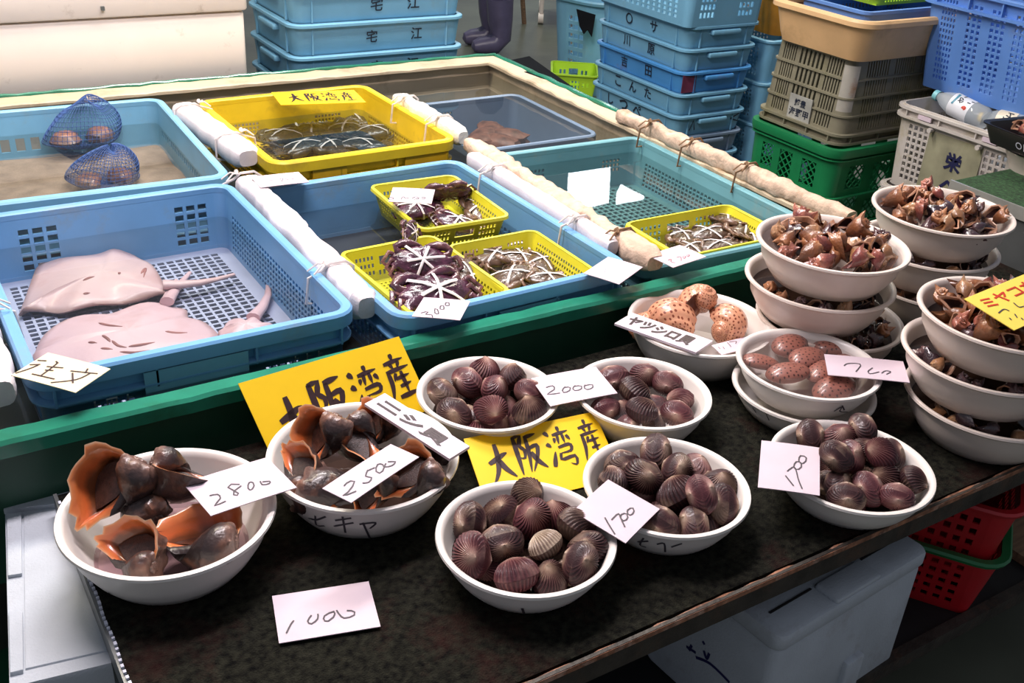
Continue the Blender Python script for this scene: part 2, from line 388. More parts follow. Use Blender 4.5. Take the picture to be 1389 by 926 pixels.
def glyphs(body, bold=0.0):
    key = (body, bold)
    if key in _GL: return _GL[key]
    c = bpy.data.curves.new('glyph', 'FONT'); c.body = body; c.offset = bold; c.resolution_u = 2
    o = bpy.data.objects.new('glyph', c); COL.objects.link(o); bpy.context.view_layer.update()
    me = bpy.data.meshes.new_from_object(o.evaluated_get(bpy.context.evaluated_depsgraph_get()))
    vs = [tuple(v.co) for v in me.vertices]; fs = [tuple(p.vertices) for p in me.polygons]
    bpy.data.objects.remove(o); bpy.data.curves.remove(c); bpy.data.meshes.remove(me)
    xs = [v[0] for v in vs]; ys = [v[1] for v in vs]
    _GL[key] = (vs, fs, min(xs), max(xs), min(ys), max(ys)); return _GL[key]
def text_on(mb, body, centre, right, up, height, bold=0.0, lift=0.001, width=None):
    vs, fs, x0, x1, y0, y1 = glyphs(body, bold); s = height / (y1 - y0); sx = s if width is None else width / (x1 - x0)
    c = Vector(centre); r = Vector(right).normalized(); u = Vector(up).normalized(); n = r.cross(u).normalized()
    mb.add([c + r * ((v[0] - (x0 + x1) / 2) * sx) + u * ((v[1] - (y0 + y1) / 2) * s) + n * lift for v in vs], fs)

# ------------------------------------------------------------------ floor
mb = MB(); mb.box((2.5, 4.0, -0.02), (16, 18, 0.04)); o = mb.build('floor', FLOORM, smooth=0)
tag(o, 'wet grey concrete market floor', 'floor', kind='structure')

# hanging lamps: housing, tubes and their light
for i, (x, y, z, ln, wd, pw, colr) in enumerate(LAMPS):
    t = thing('ceiling_lamp', 'hanging fluorescent lamp number out of frame above the stall', 'lamp', (x, y, z), group='lamps above the stall')
    t['label'] = ['white twin tube lamp hanging above the shellfish bowls', 'white twin tube lamp hanging above the water tank',
                  'warm twin tube lamp hanging above the grey crates', 'warm twin tube lamp hanging above the white cooler',
                  'twin tube lamp hanging over the far floor'][i]
    mb = MB(); rbox(mb, ln, wd, 0.05, 0.01, 0.03, 0.008); mb.build('housing', FREEZ, t)
    for sy in (-1, 1):
        m2 = MB(); m2.tube([(-ln / 2 + .04, sy * wd * .25, 0.012), (ln / 2 - .04, sy * wd * .25, 0.012)], 0.014, 10)
        m2.build('tube', mat('lamp_tube%d' % i, (0.9, 0.9, 0.9), 0.5, 0, emit=(colr, 9.0)), t)
    for sx in (-1, 1):
        m3_ = MB(); m3_.tube([(sx * ln * .4, 0, .08), (sx * ln * .4, 0, 1.3)], 0.004, 6); m3_.build('hanger', STEEL, t)
    ld = bpy.data.lights.new('lamp_light', 'AREA'); ld.shape = 'RECTANGLE'; ld.size = ln; ld.size_y = wd; ld.energy = pw; ld.color = colr
    lo = bpy.data.objects.new('lamp_light', ld); COL.objects.link(lo); lo.parent = t; lo.location = (0, 0, -0.01)

# bright skylight panel of the hall roof (mirrored in the water of the sea-green crate)
def sky_panel(label, quad, zl):
    W4 = []
    for u, v in quad:
        a = P(u, v, .058); d = a - CAM; d.z = -d.z; W4.append(a + d * ((zl - a.z) / d.z))
    cq = sum(W4, Vector()) / 4; mb = MB(); mb.loft([[p - cq for p in W4], [p - cq + Vector((0, 0, .04)) for p in W4]], True, True)
    o = mb.build('skylight', mat('skylight_glow', (.9, .95, 1.0), .5, 0, emit=((.92, .97, 1.0), 14.0)), smooth=0); o.location = cq; tag(o, label, 'skylight', 'roof skylights')
sky_panel('large bright skylight panel in the hall roof', [(772, 218), (829, 210), (826, 272), (768, 284)], 4.2)
sky_panel('small bright skylight panel in the hall roof', [(836, 262), (842, 250), (874, 266), (836, 274)], 4.2)

# ------------------------------------------------------------------ display table with mat
TX0, TX1, TY0, TY1 = 0.14, 2.52, 0.795, 1.508
tb = thing('display_table', 'low steel display table covered with a wet black mat', 'table', (1.3, 1.15, 0)); OR = (1.3, 1.15, 0)
mb = MB(); mb.box(((TX0 + TX1) / 2, (TY0 + TY1) / 2 + .005, M - 0.006), (TX1 - TX0 - .012, TY1 - TY0 - .022, 0.012)); mb.build('mat', MAT_T, tb, OR, smooth=0)
mb = MB(); mb.box(((TX0 + TX1) / 2, (TY0 + TY1) / 2, M - 0.019), (TX1 - TX0 - .02, TY1 - TY0 - .02, 0.012)); mb.build('tabletop', DARK, tb, OR, smooth=0)
mb = MB(); mb.box(((TX0 + TX1) / 2, TY0 + .004, M - 0.019), (TX1 - TX0, 0.006, 0.046)); fr = mb.build('front_rail', RUST, tb, OR, smooth=0)
n = 90; random.seed(3)
rings = []
for i in range(n + 1):
    x = TX0 + (TX1 - TX0) * i / n; j = random.uniform(-.002, .0025) - .002
    rings.append([(x, TY0 - .000, M + .003), (x, TY0 + .009 + j, M + .0045 + j * .6), (x, TY0 + .010 + j, M - .002), (x, TY0 - .000, M - .006)])
mb = MB(); mb.loft(rings, True, True); mb.build('rail_edge', RUSTE, fr, OR, smooth=0)
mb = MB(); mb.box((TX0 + .003, (TY0 + TY1) / 2, M - 0.02), (0.006, TY1 - TY0, 0.04)); mb.build('side_rail', STEEL, tb, OR, smooth=0)
mb = MB()
for i in range(60):
    y = TY0 + .02 + i * (TY1 - TY0 - .04) / 60
    mb.box((TX0 + .006 + .001 * math.sin(i * 7), y, M + .002), (.004, .0055 + .002 * math.sin(i * 3), .004))
mb.build('edge_stitch', WPRINT, tb, OR, smooth=0)
for (x, y) in ((TX0 + .04, TY0 + .05), (TX1 - .04, TY0 + .05), (TX0 + .04, TY1 - .05), (TX1 - .04, TY1 - .05)):
    mb = MB(); mb.box((x, y, (M - .025) / 2), (.035, .035, M - .025)); mb.build('leg', RUST, tb, OR, smooth=0)
SH = M - 0.40
mb = MB()
mb.box((1.45, 1.13, SH - .012), (2.05, .64, .022)); mb.build('lower_shelf', DARK, tb, OR, smooth=0)
mb = MB(); mb.box((1.45, .812, SH - .008), (2.05, .022, .034)); mb.build('shelf_edge', RUST, tb, OR, smooth=0)

# ------------------------------------------------------------------ water tank
TKX0, TKX1, TKY0, TKY1 = -0.55, 2.13, 1.545, 3.43
RIM, WAT, BOT = M + 0.10, M + 0.058, M - 0.16
OR = ((TKX0 + TKX1) / 2, 2.49, M - .2)
tk = thing('water_tank', 'large shallow fibreglass seawater tank with green rim and cream inside', 'tank', OR)
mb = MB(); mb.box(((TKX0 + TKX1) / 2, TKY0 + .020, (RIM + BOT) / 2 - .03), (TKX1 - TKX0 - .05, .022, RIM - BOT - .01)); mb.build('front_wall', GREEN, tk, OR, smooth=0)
mb = MB(); mb.box(((TKX0 + TKX1) / 2, TKY1 - .035, (RIM + BOT) / 2), (TKX1 - TKX0 - .04, .03, RIM - BOT)); mb.build('back_wall', CREAM, tk, OR, smooth=0)
mb = MB(); mb.box((TKX1 - .035, (TKY0 + TKY1) / 2, (RIM + BOT) / 2), (.03, TKY1 - TKY0 - .06, RIM - BOT)); mb.build('right_wall', CREAM, tk, OR, smooth=0)
mb = MB(); mb.box((TKX0 + .035, (TKY0 + TKY1) / 2, (RIM + BOT) / 2), (.03, TKY1 - TKY0 - .06, RIM - BOT)); mb.build('left_wall', CREAM, tk, OR, smooth=0)
mb = MB(); mb.box(((TKX0 + TKX1) / 2, (TKY0 + TKY1) / 2, BOT - .01), (TKX1 - TKX0 - .05, TKY1 - TKY0 - .05, .02)); mb.build('bottom', DGREEN, tk, OR, smooth=0)
def bar(mb, p0, p1, w, h, b=.006, wob=0.0, seed=1):
    p0, p1 = Vector(p0), Vector(p1); d = (p1 - p0); L = d.length; d.normalize(); s = Vector((0, 0, 1)).cross(d).normalized()
    rnd = random.Random(seed); k = max(2, int(L / .04)) if wob else 2; rings = []
    for i in range(k):
        c = p0 + d * (L * i / (k - 1)); a = w / 2 + rnd.uniform(-wob, wob); e = h + rnd.uniform(-wob, wob)
        rings.append([c + s * x + Vector((0, 0, z)) for x, z in ((-a, 0), (a, 0), (a, e - b), (a - b, e), (-a + b, e), (-a, e - b))])
    mb.loft(rings, True, True)
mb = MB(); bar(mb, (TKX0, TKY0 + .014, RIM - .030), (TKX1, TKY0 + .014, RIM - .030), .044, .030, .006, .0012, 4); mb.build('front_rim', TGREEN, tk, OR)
mb = MB(); bar(mb, (TKX0, TKY1 - .035, RIM - .004), (TKX1, TKY1 - .035, RIM - .004), .085, .012, .004, .002, 5); mb.build('back_rim', CREAM, tk, OR)
mb = MB(); bar(mb, (TKX0, TKY1 + .012, RIM - .03), (TKX1 + .01, TKY1 + .012, RIM - .03), .012, .046, .003, .002, 9); mb.build('back_rim_edge', TGREEN, tk, OR)
mb = MB(); bar(mb, (TKX1 - .038, TKY0 + .06, RIM - .004), (TKX1 - .038, TKY1, RIM - .004), .07, .012, .004, .003, 6); mb.build('right_rim', CREAM, tk, OR)
mb = MB(); bar(mb, (TKX1 + .008, TKY0, RIM - .05), (TKX1 + .008, TKY1, RIM - .05), .024, .064, .004, .002, 8); mb.build('right_rim_edge', TGREEN, tk, OR)
for (x, y) in ((TKX0 + .1, TKY0 + .15), (TKX1 - .1, TKY0 + .15), (TKX0 + .1, TKY1 - .15), (TKX1 - .1, TKY1 - .15), (.8, TKY0 + .15), (.8, TKY1 - .15)):
    mb = MB(); mb.box((x, y, (BOT - .02) / 2), (.06, .06, BOT - .02)); mb.build('leg', RUST, tk, OR, smooth=0)
# the water itself
n = 40; mb = MB()
x0, x1, y0, y1 = TKX0 + .05, TKX1 - .05, TKY0 + .032, TKY1 - .05
mb.add([(x0, y0, WAT), (x1, y0, WAT), (x1, y1, WAT), (x0, y1, WAT)], [(0, 1, 2, 3)])
o = mb.build('tank_water', TANKW, smooth=0); tag(o, 'clear seawater filling the green-rimmed tank', 'water', kind='stuff')

# ------------------------------------------------------------------ crates standing in the tank
def tank_crate(name, label, x0, x1, y0, y1, top, depth, m, spec, floor_spec, rz=0.0, r=.035, cat='crate', rim_w=.016, floor_mat=None, lower=True):
    W, D = x1 - x0 - 2 * rim_w, y1 - y0 - 2 * rim_w; z0 = M + top - depth
    t = thing(name, label, cat, ((x0 + x1) / 2, (y0 + y1) / 2, z0), rz)
    mb = MB(); walls(mb, W, D, depth - .002, r, .008, .006, spec); body = mb.build('body', m, t)
    mb = MB(); ring_profile(mb, W, D, r, [(-.007, depth - .012), (-.007, depth), (-.003, depth + .003), (rim_w - .004, depth + .003), (rim_w, depth - .002), (rim_w, depth - .028), (rim_w - .004, depth - .028), (rim_w - .004, depth - .006), (0, depth - .008)])
    rim = mb.build('rim', m, t)
    if lower:
        mb = MB(); ring_profile(mb, W, D, r, [(-.002, depth - .062), (rim_w - .003, depth - .062), (rim_w - .003, depth - .058), (-.002, depth - .056)]); mb.build('lower_flange', m, t)
        for sx in (-.46, -.16, .16, .46):
            mb = MB(); mb.box((sx * W, -D / 2 - .006, depth - .04), (.004, .012, .05)); mb.build('rib', m, t, smooth=0)
    mb = MB(); a, b = W / 2 - .006, D / 2 - .006
    mb.perf((-a, -b, .002), (a, -b, .002), (a, b, .002), (-a, b, .002), .006, floor_spec); mb.build('floor_grid', floor_mat or m, t, smooth=0)
    return t, W, D
G = lambda u0, u1, nu, v0, v1, nv, fu=.68, fv=.68: (u0, u1, nu, fu, v0, v1, nv, fv)
CT = .125   # crate rims stand this far above the mat level
ray_c, W, D = tank_crate('mesh_crate', 'blue mesh crate holding three pale rays, order card on its corner', .146, .750, 1.648, 2.425, CT + .008, .165, BLUE,
    {'b': [G(.03, .20, 3, .15, .80, 5, .72, .72), G(.72, .90, 3, .15, .80, 5, .72, .72)], 'l': [G(.06, .94, 34, .12, .66, 7, .62, .70)],
     'r': [G(.04, .96, 36, .12, .68, 7, .62, .70)], 'f': [G(.10, .24, 5, .12, .5, 3), G(.72, .86, 5, .12, .5, 3)]}, [G(.07, .93, 22, .05, .95, 33, .74, .66)], floor_mat=mat('lilac_grey_plastic', (.40, .43, .58), .45, .06))
mb = MB()   # recessed name plate and print on its front
mb.box((-.02, -D / 2 - .010, .105), (.19, .004, .055)); mb.build('name_plate', BLUE2, ray_c, smooth=0)
mb = MB()
for k in range(3):
    for q in range(2): text_on(mb, '田' if (k + q) % 2 else '上', (-.20 + .028 * k, -D / 2 - .002, .083 - .026 * q), (1, 0, 0), (0, 0, 1), .020, .03)
for k in range(3): text_on(mb, '上', (.17 + .024 * k, -D / 2 - .002, .085), (1, 0, 0), (0, 0, 1), .016, .03)
mb.build('lettering', WPRINT, ray_c, smooth=0)
mb = MB(); text_on(mb, '魚HOKU', (.02, -D / 2 - .004, .072), (1, 0, 0), (0, 0, 1), .017, .03); mb.build('lettering', PRINT, ray_c, smooth=0)

crab_c, W, D = tank_crate('mesh_crate', 'blue crate holding three yellow-green baskets of tied crabs', .792, 1.378, 1.592, 2.37, CT + .005, .165, BLUE,
    {'b': [G(.06, .26, 4, .1, .55, 4)], 'l': [G(.06, .94, 30, .12, .5, 4)], 'r': [G(.06, .94, 30, .12, .5, 4)], 'f': []}, [G(.07, .93, 20, .05, .95, 28)], rz=math.radians(1.2))
mb = MB(); mb.box((.02, -D / 2 - .010, .105), (.15, .004, .05)); mb.build('name_plate', BLUE2, crab_c, smooth=0)
mb = MB(); mb.box((0, 0, .012), (W - .03, D - .03, .004)); mb.build('liner', mat('dark_navy_liner', (.012, .017, .030), .6, .2, 9), crab_c, smooth=0)
green_c, W, D = tank_crate('mesh_crate', 'sea-green mesh crate, nearly empty, lamp mirrored in its water', 1.452, 2.048, 1.618, 2.445, CT - .027, .15, SEAG,
    {'b': [G(.06, .2, 5, .35, .65, 3), G(.62, .78, 6, .35, .65, 3)], 'l': [G(.04, .96, 40, .1, .62, 6)], 'r': [G(.04, .96, 40, .1, .62, 6)], 'f': []}, [G(.05, .95, 24, .04, .96, 32, .66, .66)], rz=math.radians(-1.5), floor_mat=mat('dull_teal_plastic', (.10, .24, .24), .5, .08))
mb = MB(); mb.box((-.03, -D / 2 - .010, .10), (.17, .004, .055)); mb.build('name_plate', BLUE, green_c, smooth=0)
yel_c, W, D = tank_crate('mesh_crate', 'yellow mesh crate of dark tied crabs under the rear sign', .885, 1.455, 2.51, 3.14, CT + .005, .15, YEL,
    {'b': [G(.10, .30, 8, .15, .5, 4), G(.7, .9, 8, .15, .5, 4)], 'l': [G(.06, .94, 30, .1, .5, 4)], 'r': [G(.06, .94, 30, .1, .5, 4)], 'f': []}, [G(.05, .95, 22, .04, .96, 24)], rz=math.radians(1.0))
for px_, wd_ in ((-.12, .10), (.18, .14)):
    mb = MB(); mb.box((px_, -D / 2 - .010, .10), (wd_, .004, .04)); mb.build('name_plate', mat('amber_plastic', (.62, .36, .01), .45, .1), yel_c, smooth=0)
ul_c, W, D = tank_crate('mesh_crate', 'blue crate with sandy bottom and two blue net bags', .18, .79, 2.49, 3.235, CT, .15, BLUE2,
    {'b': [G(.60, .84, 3, .22, .50, 1, .6, .9)], 'l': [], 'r': [G(.08, .95, 26, .38, .52, 1, .5, .9)], 'f': []}, [G(.07, .93, 20, .05, .95, 24)], rz=math.radians(-2.0))
mb = MB(); nn = 26; vs = []; fs = []
for j in range(nn + 1):
    for i in range(nn + 1):
        x, y = (i / nn - .5) * (W - .03), (j / nn - .5) * (D - .03)
        vs.append((x, y, .016 + .006 * math.sin(9 * x + 3 * y) * math.cos(7 * y) + .004 * math.sin(31 * y)))
for j in range(nn):
    for i in range(nn): fs.append((j * (nn + 1) + i, j * (nn + 1) + i + 1, (j + 1) * (nn + 1) + i + 1, (j + 1) * (nn + 1) + i))
mb.add(vs, fs); sd = mb.build('sand', mat('brown_sand', (.27, .195, .14), .9, .2, 20, .5, 150), smooth=60)
sd.location = ul_c.location; sd.rotation_euler = ul_c.rotation_euler; tag(sd, 'brown sand covering the bottom of the net-bag crate', 'sand', kind='stuff')
sub_c, W, D = tank_crate('sunken_crate', 'grey-blue crate sunk to its rim in the tank corner', 1.555, 2.03, 2.585, 3.10, .058, .15, SLATE,
    {'b': [G(.60, .80, 6, .45, .8, 4)], 'l': [], 'r': [], 'f': []}, [G(.05, .95, 16, .05, .95, 18)], lower=False, rim_w=.010)

# ------------------------------------------------------------------ foam floats tied to the crates
def foam_float(label, p0, p1, w, h, m, ties=(), sm=STRW, wob=.002, seed=1, group=None, tie_side=1, tie_w=.030):
    p0, p1 = Vector(p0), Vector(p1); c = (p0 + p1) / 2; d = p1 - p0; L = d.length; d.normalize(); s = d.cross(Vector((0, 0, 1))).normalized()
    t = thing('foam_float', label, 'float', c, group=group)
    rnd = random.Random(seed); k = max(8, int(L / .02)); rings = []; n = 16
    ph = rnd.uniform(0, 6)
    for i in range(k + 1):
        f = i / k; q = d * (L * (f - .5)); e = min(f, 1 - f) * L
        sc = min(1, .72 + .28 * math.sqrt(min(1, e / .015)))
        a = w / 2 * sc + wob * (rnd.uniform(-1, 1) + math.sin(f * 17 + ph)); b = h / 2 * sc + wob * rnd.uniform(-1, 1)
        rings.append([])
        for j in range(n):
            an = 2 * PI * j / n; ca, sa = math.cos(an), math.sin(an)
            rings[-1].append(q + s * (a * math.copysign(abs(ca) ** .6, ca)) + Vector((0, 0, b * math.copysign(abs(sa) ** .6, sa))))
    mb = MB(); mb.loft(rings, True, True); mb.build('foam', m, t)
    for f in ties:
        q = d * (L * (f - .5)); A = tie_side
        mb = MB(); ww = w / 2 + .004; hh = h / 2 + .003
        loop = [q - s * (A * ww) + Vector((0, 0, -hh)), q - s * (A * ww) + Vector((0, 0, hh * .7)), q - s * (A * ww * .5) + Vector((0, 0, hh + wob)), q + s * (A * ww * .5) + Vector((0, 0, hh + wob)),
                q + s * (A * ww) + Vector((0, 0, hh * .7)), q + s * (A * (ww + tie_w)) + Vector((0, 0, .012)), q + s * (A * (ww + tie_w + .006)) + Vector((0, 0, -.045)),
                q + s * (A * ww) + Vector((0, 0, -hh - .02))]
        mb.tube(loop, .0022, 6, flat=1.6, closed=True)
        kq = q + s * (A * ww * .8) + Vector((0, 0, hh + .004))
        mb.tube([kq - d * .008, kq + Vector((0, 0, .005)), kq + d * .008], [.003, .006, .003], 6)
        mb.tube([kq, kq + d * .012 + s * (A * .012) + Vector((0, 0, .004)), kq + d * .016 + s * (A * .03) + Vector((0, 0, -.012))], .0022, 5)
        mb.tube([kq, kq - d * .006 + s * (A * .014) + Vector((0, 0, .002)), kq - d * .014 + s * (A * .034) + Vector((0, 0, -.016))], .0022, 5)
        mb.build('tie_string', sm, t)
    return t
fz = M + .115
foam_float('white foam float tied to the net-bag crate beside yellow crate', P(232, 147, .13) + Vector((.03, 0, -.01)), P(322, 212, .13) + Vector((.03, 0, -.01)), .075, .06, FOAM, (.12, .75), tie_side=-1, seed=2)
foam_float('wide white foam float between the ray crate and crab crate', (.797, 2.44, fz), (.782, 1.69, fz), .062, .062, FOAM, (.02, .80), tie_side=1, seed=3, wob=.003)
foam_float('bubble-wrapped white foam float on the yellow crate', (1.475, 2.95, M + .13), (1.48, 2.53, M + .13), .05, .055, mat('wrapped_foam', (.84, .80, .74), .3, .08, 50, .6, 120), (.2, .72), tie_side=1, seed=4, tie_w=.03, wob=.003)
foam_float('long white foam bar tied along the crab crate', (1.408, 2.36, M + .13), (1.402, 1.70, M + .13), .042, .05, FOAM, (.22, .80), tie_side=1, seed=5, wob=.0015)
foam_float('rough cream foam roll left of the sea-green crate', (1.462, 2.47, M + .132), (1.447, 1.60, M + .126), .052, .052, FOAMC, (.86,), STRB, .006, 6, tie_side=1, tie_w=.004)
foam_float('rough cream foam roll along the tank right rim', (2.075, 2.56, M + .128), (2.085, 1.60, M + .128), .046, .046, FOAMC, (.18, .38, .62), STRB, .005, 7, tie_side=1, tie_w=.03)
foam_float('white foam float at the ray crate left edge', (.105, 2.05, fz), (.10, 1.66, fz), .07, .065, FOAM, (.3,), seed=8, tie_side=-1, wob=.003)

# ------------------------------------------------------------------ shellfish and crab builders
def clam_valve(conv=1.0, ribs=30, seed=0):
    """one ribbed valve in the xy plane, beak towards +y, bulging to +z; unit length about 1"""
    rnd = random.Random(seed); NR = 12
    U = Vector((0.06, 0.30)); vs, at, fs = [], [], []
    def outline(a):  # distance from the beak to the margin in direction a (0 = straight down)
        lo, hi = 0.0, 1.6
        dx, dy = math.sin(a), -math.cos(a)
        for _ in range(24):
            m_ = (lo + hi) / 2; x, y = U.x + dx * m_, U.y + dy * m_
            q = abs(x / 0.52) ** 2.3 + abs((y + 0.03) / (0.43 if y < 0 else 0.40)) ** 2.4
            if q < 1: lo = m_
            else: hi = m_
        return lo
    AN = [-PI] + [-3.10 + .20 * i for i in range(7)] + [-1.80 + 3.60 * i / 180 for i in range(181)] + [1.90 + .20 * i for i in range(7)] + [PI]; NF = len(AN)
    for i in range(NF):
        a = AN[i]; R = outline(a); rb = math.cos(a * ribs * 1.55) if abs(a) < 1.82 else 0.0
        for j in range(NR):
            u = (j / (NR - 1)); u = u ** .9
            x, y = U.x + math.sin(a) * R * u, U.y - math.cos(a) * R * u
            q_ = abs(x / .52) ** 2.3 + abs((y + .03) / (.43 if y < 0 else .40)) ** 2.4
            z = 0.36 * conv * max(0, 1 - q_ - .002) ** .62 * (1 + .18 * y) + (0.022 * rb * min(1, u * 1.6) * (1 if u < .99 else .3)) + .05 * min(1, max(0, 1 - q_) * 4) * math.exp(-((x - U.x) ** 2 + (y - U.y) ** 2) / .02)
            y += 0.05 * (1 - u) ** 3
            vs.append((x, y, z)); at.append(min(1, max(0, (1 - u) ** 1.9 * 1.08 + .30 * (0.5 + .5 * rb) * min(1, 2.2 * u) + (.10 if u > .97 else 0))))
    for i in range(NF - 1):
        for j in range(NR - 1): fs.append((i * NR + j, (i + 1) * NR + j, (i + 1) * NR + j + 1, i * NR + j + 1))
    mb = MB(); mb.add(vs, fs, at); return mb
CLAM_D = attr_ramp_mat('ark_shell_dark', 'rad', [(0.0, (.022, .009, .011)), (.30, (.050, .018, .020)), (.55, (.12, .055, .048)), (.80, (.34, .22, .16)), (1, (.48, .36, .27))], .50, 3, .55, .3, 30, coat=.14, spec=.3, blotch=(.30, .21, .15), blotch_amt=.55, bl_scale=1.5)
CLAM_P = attr_ramp_mat('ark_shell_purple', 'rad', [(0.0, (.045, .011, .017)), (.30, (.10, .028, .034)), (.55, (.20, .080, .075)), (.82, (.38, .23, .19)), (1, (.52, .37, .29))], .50, 3, .5, .3, 30, coat=.14, spec=.3, blotch=(.34, .20, .17), blotch_amt=.45, bl_scale=1.5)
CLAM_L = attr_ramp_mat('ark_shell_pale', 'rad', [(0.0, (.16, .10, .08)), (.25, (.40, .30, .22)), (.6, (.58, .48, .38)), (1, (.66, .58, .48))], .35, 3, .35, .3, 30, coat=.2, blotch=(.25, .18, .12), blotch_amt=.5, bl_scale=2.2)
FLESH = mat('pale_flesh', (.60, .40, .30), .3, .2, 60, .4, 150, coat=.4)
def make_clam(m, seed):
    t = thing('ark_clam', 'ark clam', 'clam', (0, 0, -3))
    a = clam_valve(1.0, 30, seed).build('valve', m, t, attr='rad', smooth=50)
    b = clam_valve(1.0, 30, seed + 1); b.v = [(x, y, -z) for x, y, z in b.v]; b.build('valve', m, t, attr='rad', smooth=50)
    return t
CL = {'d': make_clam(CLAM_D, 1), 'p': make_clam(CLAM_P, 5), 'l': make_clam(CLAM_L, 9)}

def spiral(turns=3.2, Wx=2.3, nt=22, ns=18, a=.62, b=.85, cR=.62, H=1.25, canal=.5, knob=.0, nk=9, flare=.0, spine=0.0, ribs=0, rib_a=0.0, shoulder=.9, keep_apex=True, tip=1.0, rough=0.0, seed=0):
    """spiral shell: rings from apex to aperture; returns (rings, at) with apex up and unit-ish size"""
    tm = turns * 2 * PI; k = int(turns * nt); rings = []; ats = []; rnd = random.Random(seed)
    for i in range(k + 1):
        t = tm * i / k; r = Wx ** ((t - tm) / (2 * PI)); fl = 1 + flare * max(0, 1 - (tm - t) / 1.1) ** 1.5
        ring = []
        for j in range(ns):
            s = 2 * PI * j / ns; cs, sn = math.cos(s), math.sin(s); neg = max(0, -sn)
            ra = a * r * fl * cs * (1 - .55 * neg ** 3) * (1 + .0 * sn); za = b * r * fl * sn - canal * r * fl * neg ** 3
            sh = math.exp(-((((s - shoulder) + PI) % (2 * PI) - PI) / .38) ** 2)
            kn = sh * max(0, math.cos(nk * t)) ** 2 * knob * r
            sp = sh * (max(0, math.cos(nk * t)) ** 8) * spine * r
            rb = rib_a * r * math.cos(ribs * s) if ribs else 0
            rg = rough * r * rnd.uniform(-1, 1)
            q = cR * r + ra + (kn + sp + rb + rg) * (cs if abs(cs) > .3 else .3); z = -H * r + za + (kn * .6 + sp * .8 + rb * sn)
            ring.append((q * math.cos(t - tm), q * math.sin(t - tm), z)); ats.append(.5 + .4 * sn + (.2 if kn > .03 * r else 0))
        rings.append(ring)
    return rings, ats
def centre(mbs, size):
    al = [p for m_ in mbs for p in m_.v]
    lo = [min(p[i] for p in al) for i in range(3)]; hi = [max(p[i] for p in al) for i in range(3)]
    c = [(l + h) / 2 for l, h in zip(lo, hi)]; s = size / max(h - l for l, h in zip(lo, hi))
    for m_ in mbs: m_.v = [tuple((p[i] - c[i]) * s for i in range(3)) for p in m_.v]
def inner(rings, back, inset=.92):
    """the inside of the mouth: the last rings shrunk towards their centres, and the lip joining both"""
    out = []
    sub = rings[-back:]
    lipr = [Vector(p) for p in rings[-1]]
    out.append(lipr)
    for q, r in enumerate(reversed(sub)):
        c = sum((Vector(p) for p in r), Vector()) / len(r); f = inset - .30 * (q / back)
        out.append([c + (Vector(p) - c) * f for p in r])
    return out
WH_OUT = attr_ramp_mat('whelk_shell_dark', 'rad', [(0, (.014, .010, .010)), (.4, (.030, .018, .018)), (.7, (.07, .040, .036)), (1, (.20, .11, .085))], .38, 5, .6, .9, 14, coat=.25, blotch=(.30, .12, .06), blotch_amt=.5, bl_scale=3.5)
WH_IN = attr_ramp_mat('whelk_mouth_orange', 'rad', [(0, (.075, .028, .018)), (.45, (.20, .06, .022)), (.55, (.66, .14, .035)), (.85, (.80, .26, .08)), (1, (.72, .46, .28))], .28, 4, .22, .15, 12, coat=.5)
def make_whelk(seed, fl=.15, knob=.22, turns=3.0):
    t = thing('whelk', 'whelk', 'sea snail', (0, 0, -3))
    rings, ats = spiral(turns, 2.9, 30, 28, .70, .84, .52, 1.0, .30, knob, 8, fl, 0, 12, .016, .85, rough=.016, seed=seed)
    rnd = random.Random(seed)
    rings[-1] = [tuple(c * (1 + .05 * math.sin(j * 2.4)) for c in p) for j, p in enumerate(rings[-1])]
    A = MB(); A.loft(rings, at=ats)
    ir = inner(rings, 12, .90); B = MB(); k = len(ir); B.loft(ir, cap1=True, at=[1.0] + [max(0, .92 - 1.15 * (i / (k - 1)) ** .75) for i in range(1, k)])
    C = MB(); c0 = sum((Vector(p) for p in ir[4]), Vector()) / len(ir[4])
    C.loft([[c0 + (Vector(p) - c0) * f for p in ir[4]] for f in (.86, .80, .5, .02)])
    centre([A, B, C], 1.0)
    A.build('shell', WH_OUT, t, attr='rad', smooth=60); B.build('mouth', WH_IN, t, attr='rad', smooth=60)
    C.build('operculum', mat('operculum_brown', (.045, .018, .012), .3, .3, 20, .3, 60, coat=.4), t, smooth=60)
    return t
WK = [make_whelk(1, .15, .26), make_whelk(2, .08, .36), make_whelk(3, .22, .22, 3.0)]

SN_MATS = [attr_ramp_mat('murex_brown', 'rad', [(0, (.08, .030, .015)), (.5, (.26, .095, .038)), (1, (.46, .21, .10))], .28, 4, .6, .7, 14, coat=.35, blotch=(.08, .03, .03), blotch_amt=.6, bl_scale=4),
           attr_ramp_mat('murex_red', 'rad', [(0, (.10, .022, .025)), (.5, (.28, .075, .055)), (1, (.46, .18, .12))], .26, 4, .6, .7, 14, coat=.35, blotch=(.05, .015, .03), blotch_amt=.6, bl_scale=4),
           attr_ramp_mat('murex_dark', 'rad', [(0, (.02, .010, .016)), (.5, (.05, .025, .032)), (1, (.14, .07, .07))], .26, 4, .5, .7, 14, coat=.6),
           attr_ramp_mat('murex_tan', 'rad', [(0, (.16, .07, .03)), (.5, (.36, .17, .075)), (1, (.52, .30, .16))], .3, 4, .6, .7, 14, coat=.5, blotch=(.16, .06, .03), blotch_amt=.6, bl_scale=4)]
SN_IN = mat('murex_mouth', (.055, .022, .02), .3, .3, 40, coat=.3)
SN_LIP = mat('murex_lip', (.50, .27, .17), .35, .2, 50, coat=.3)
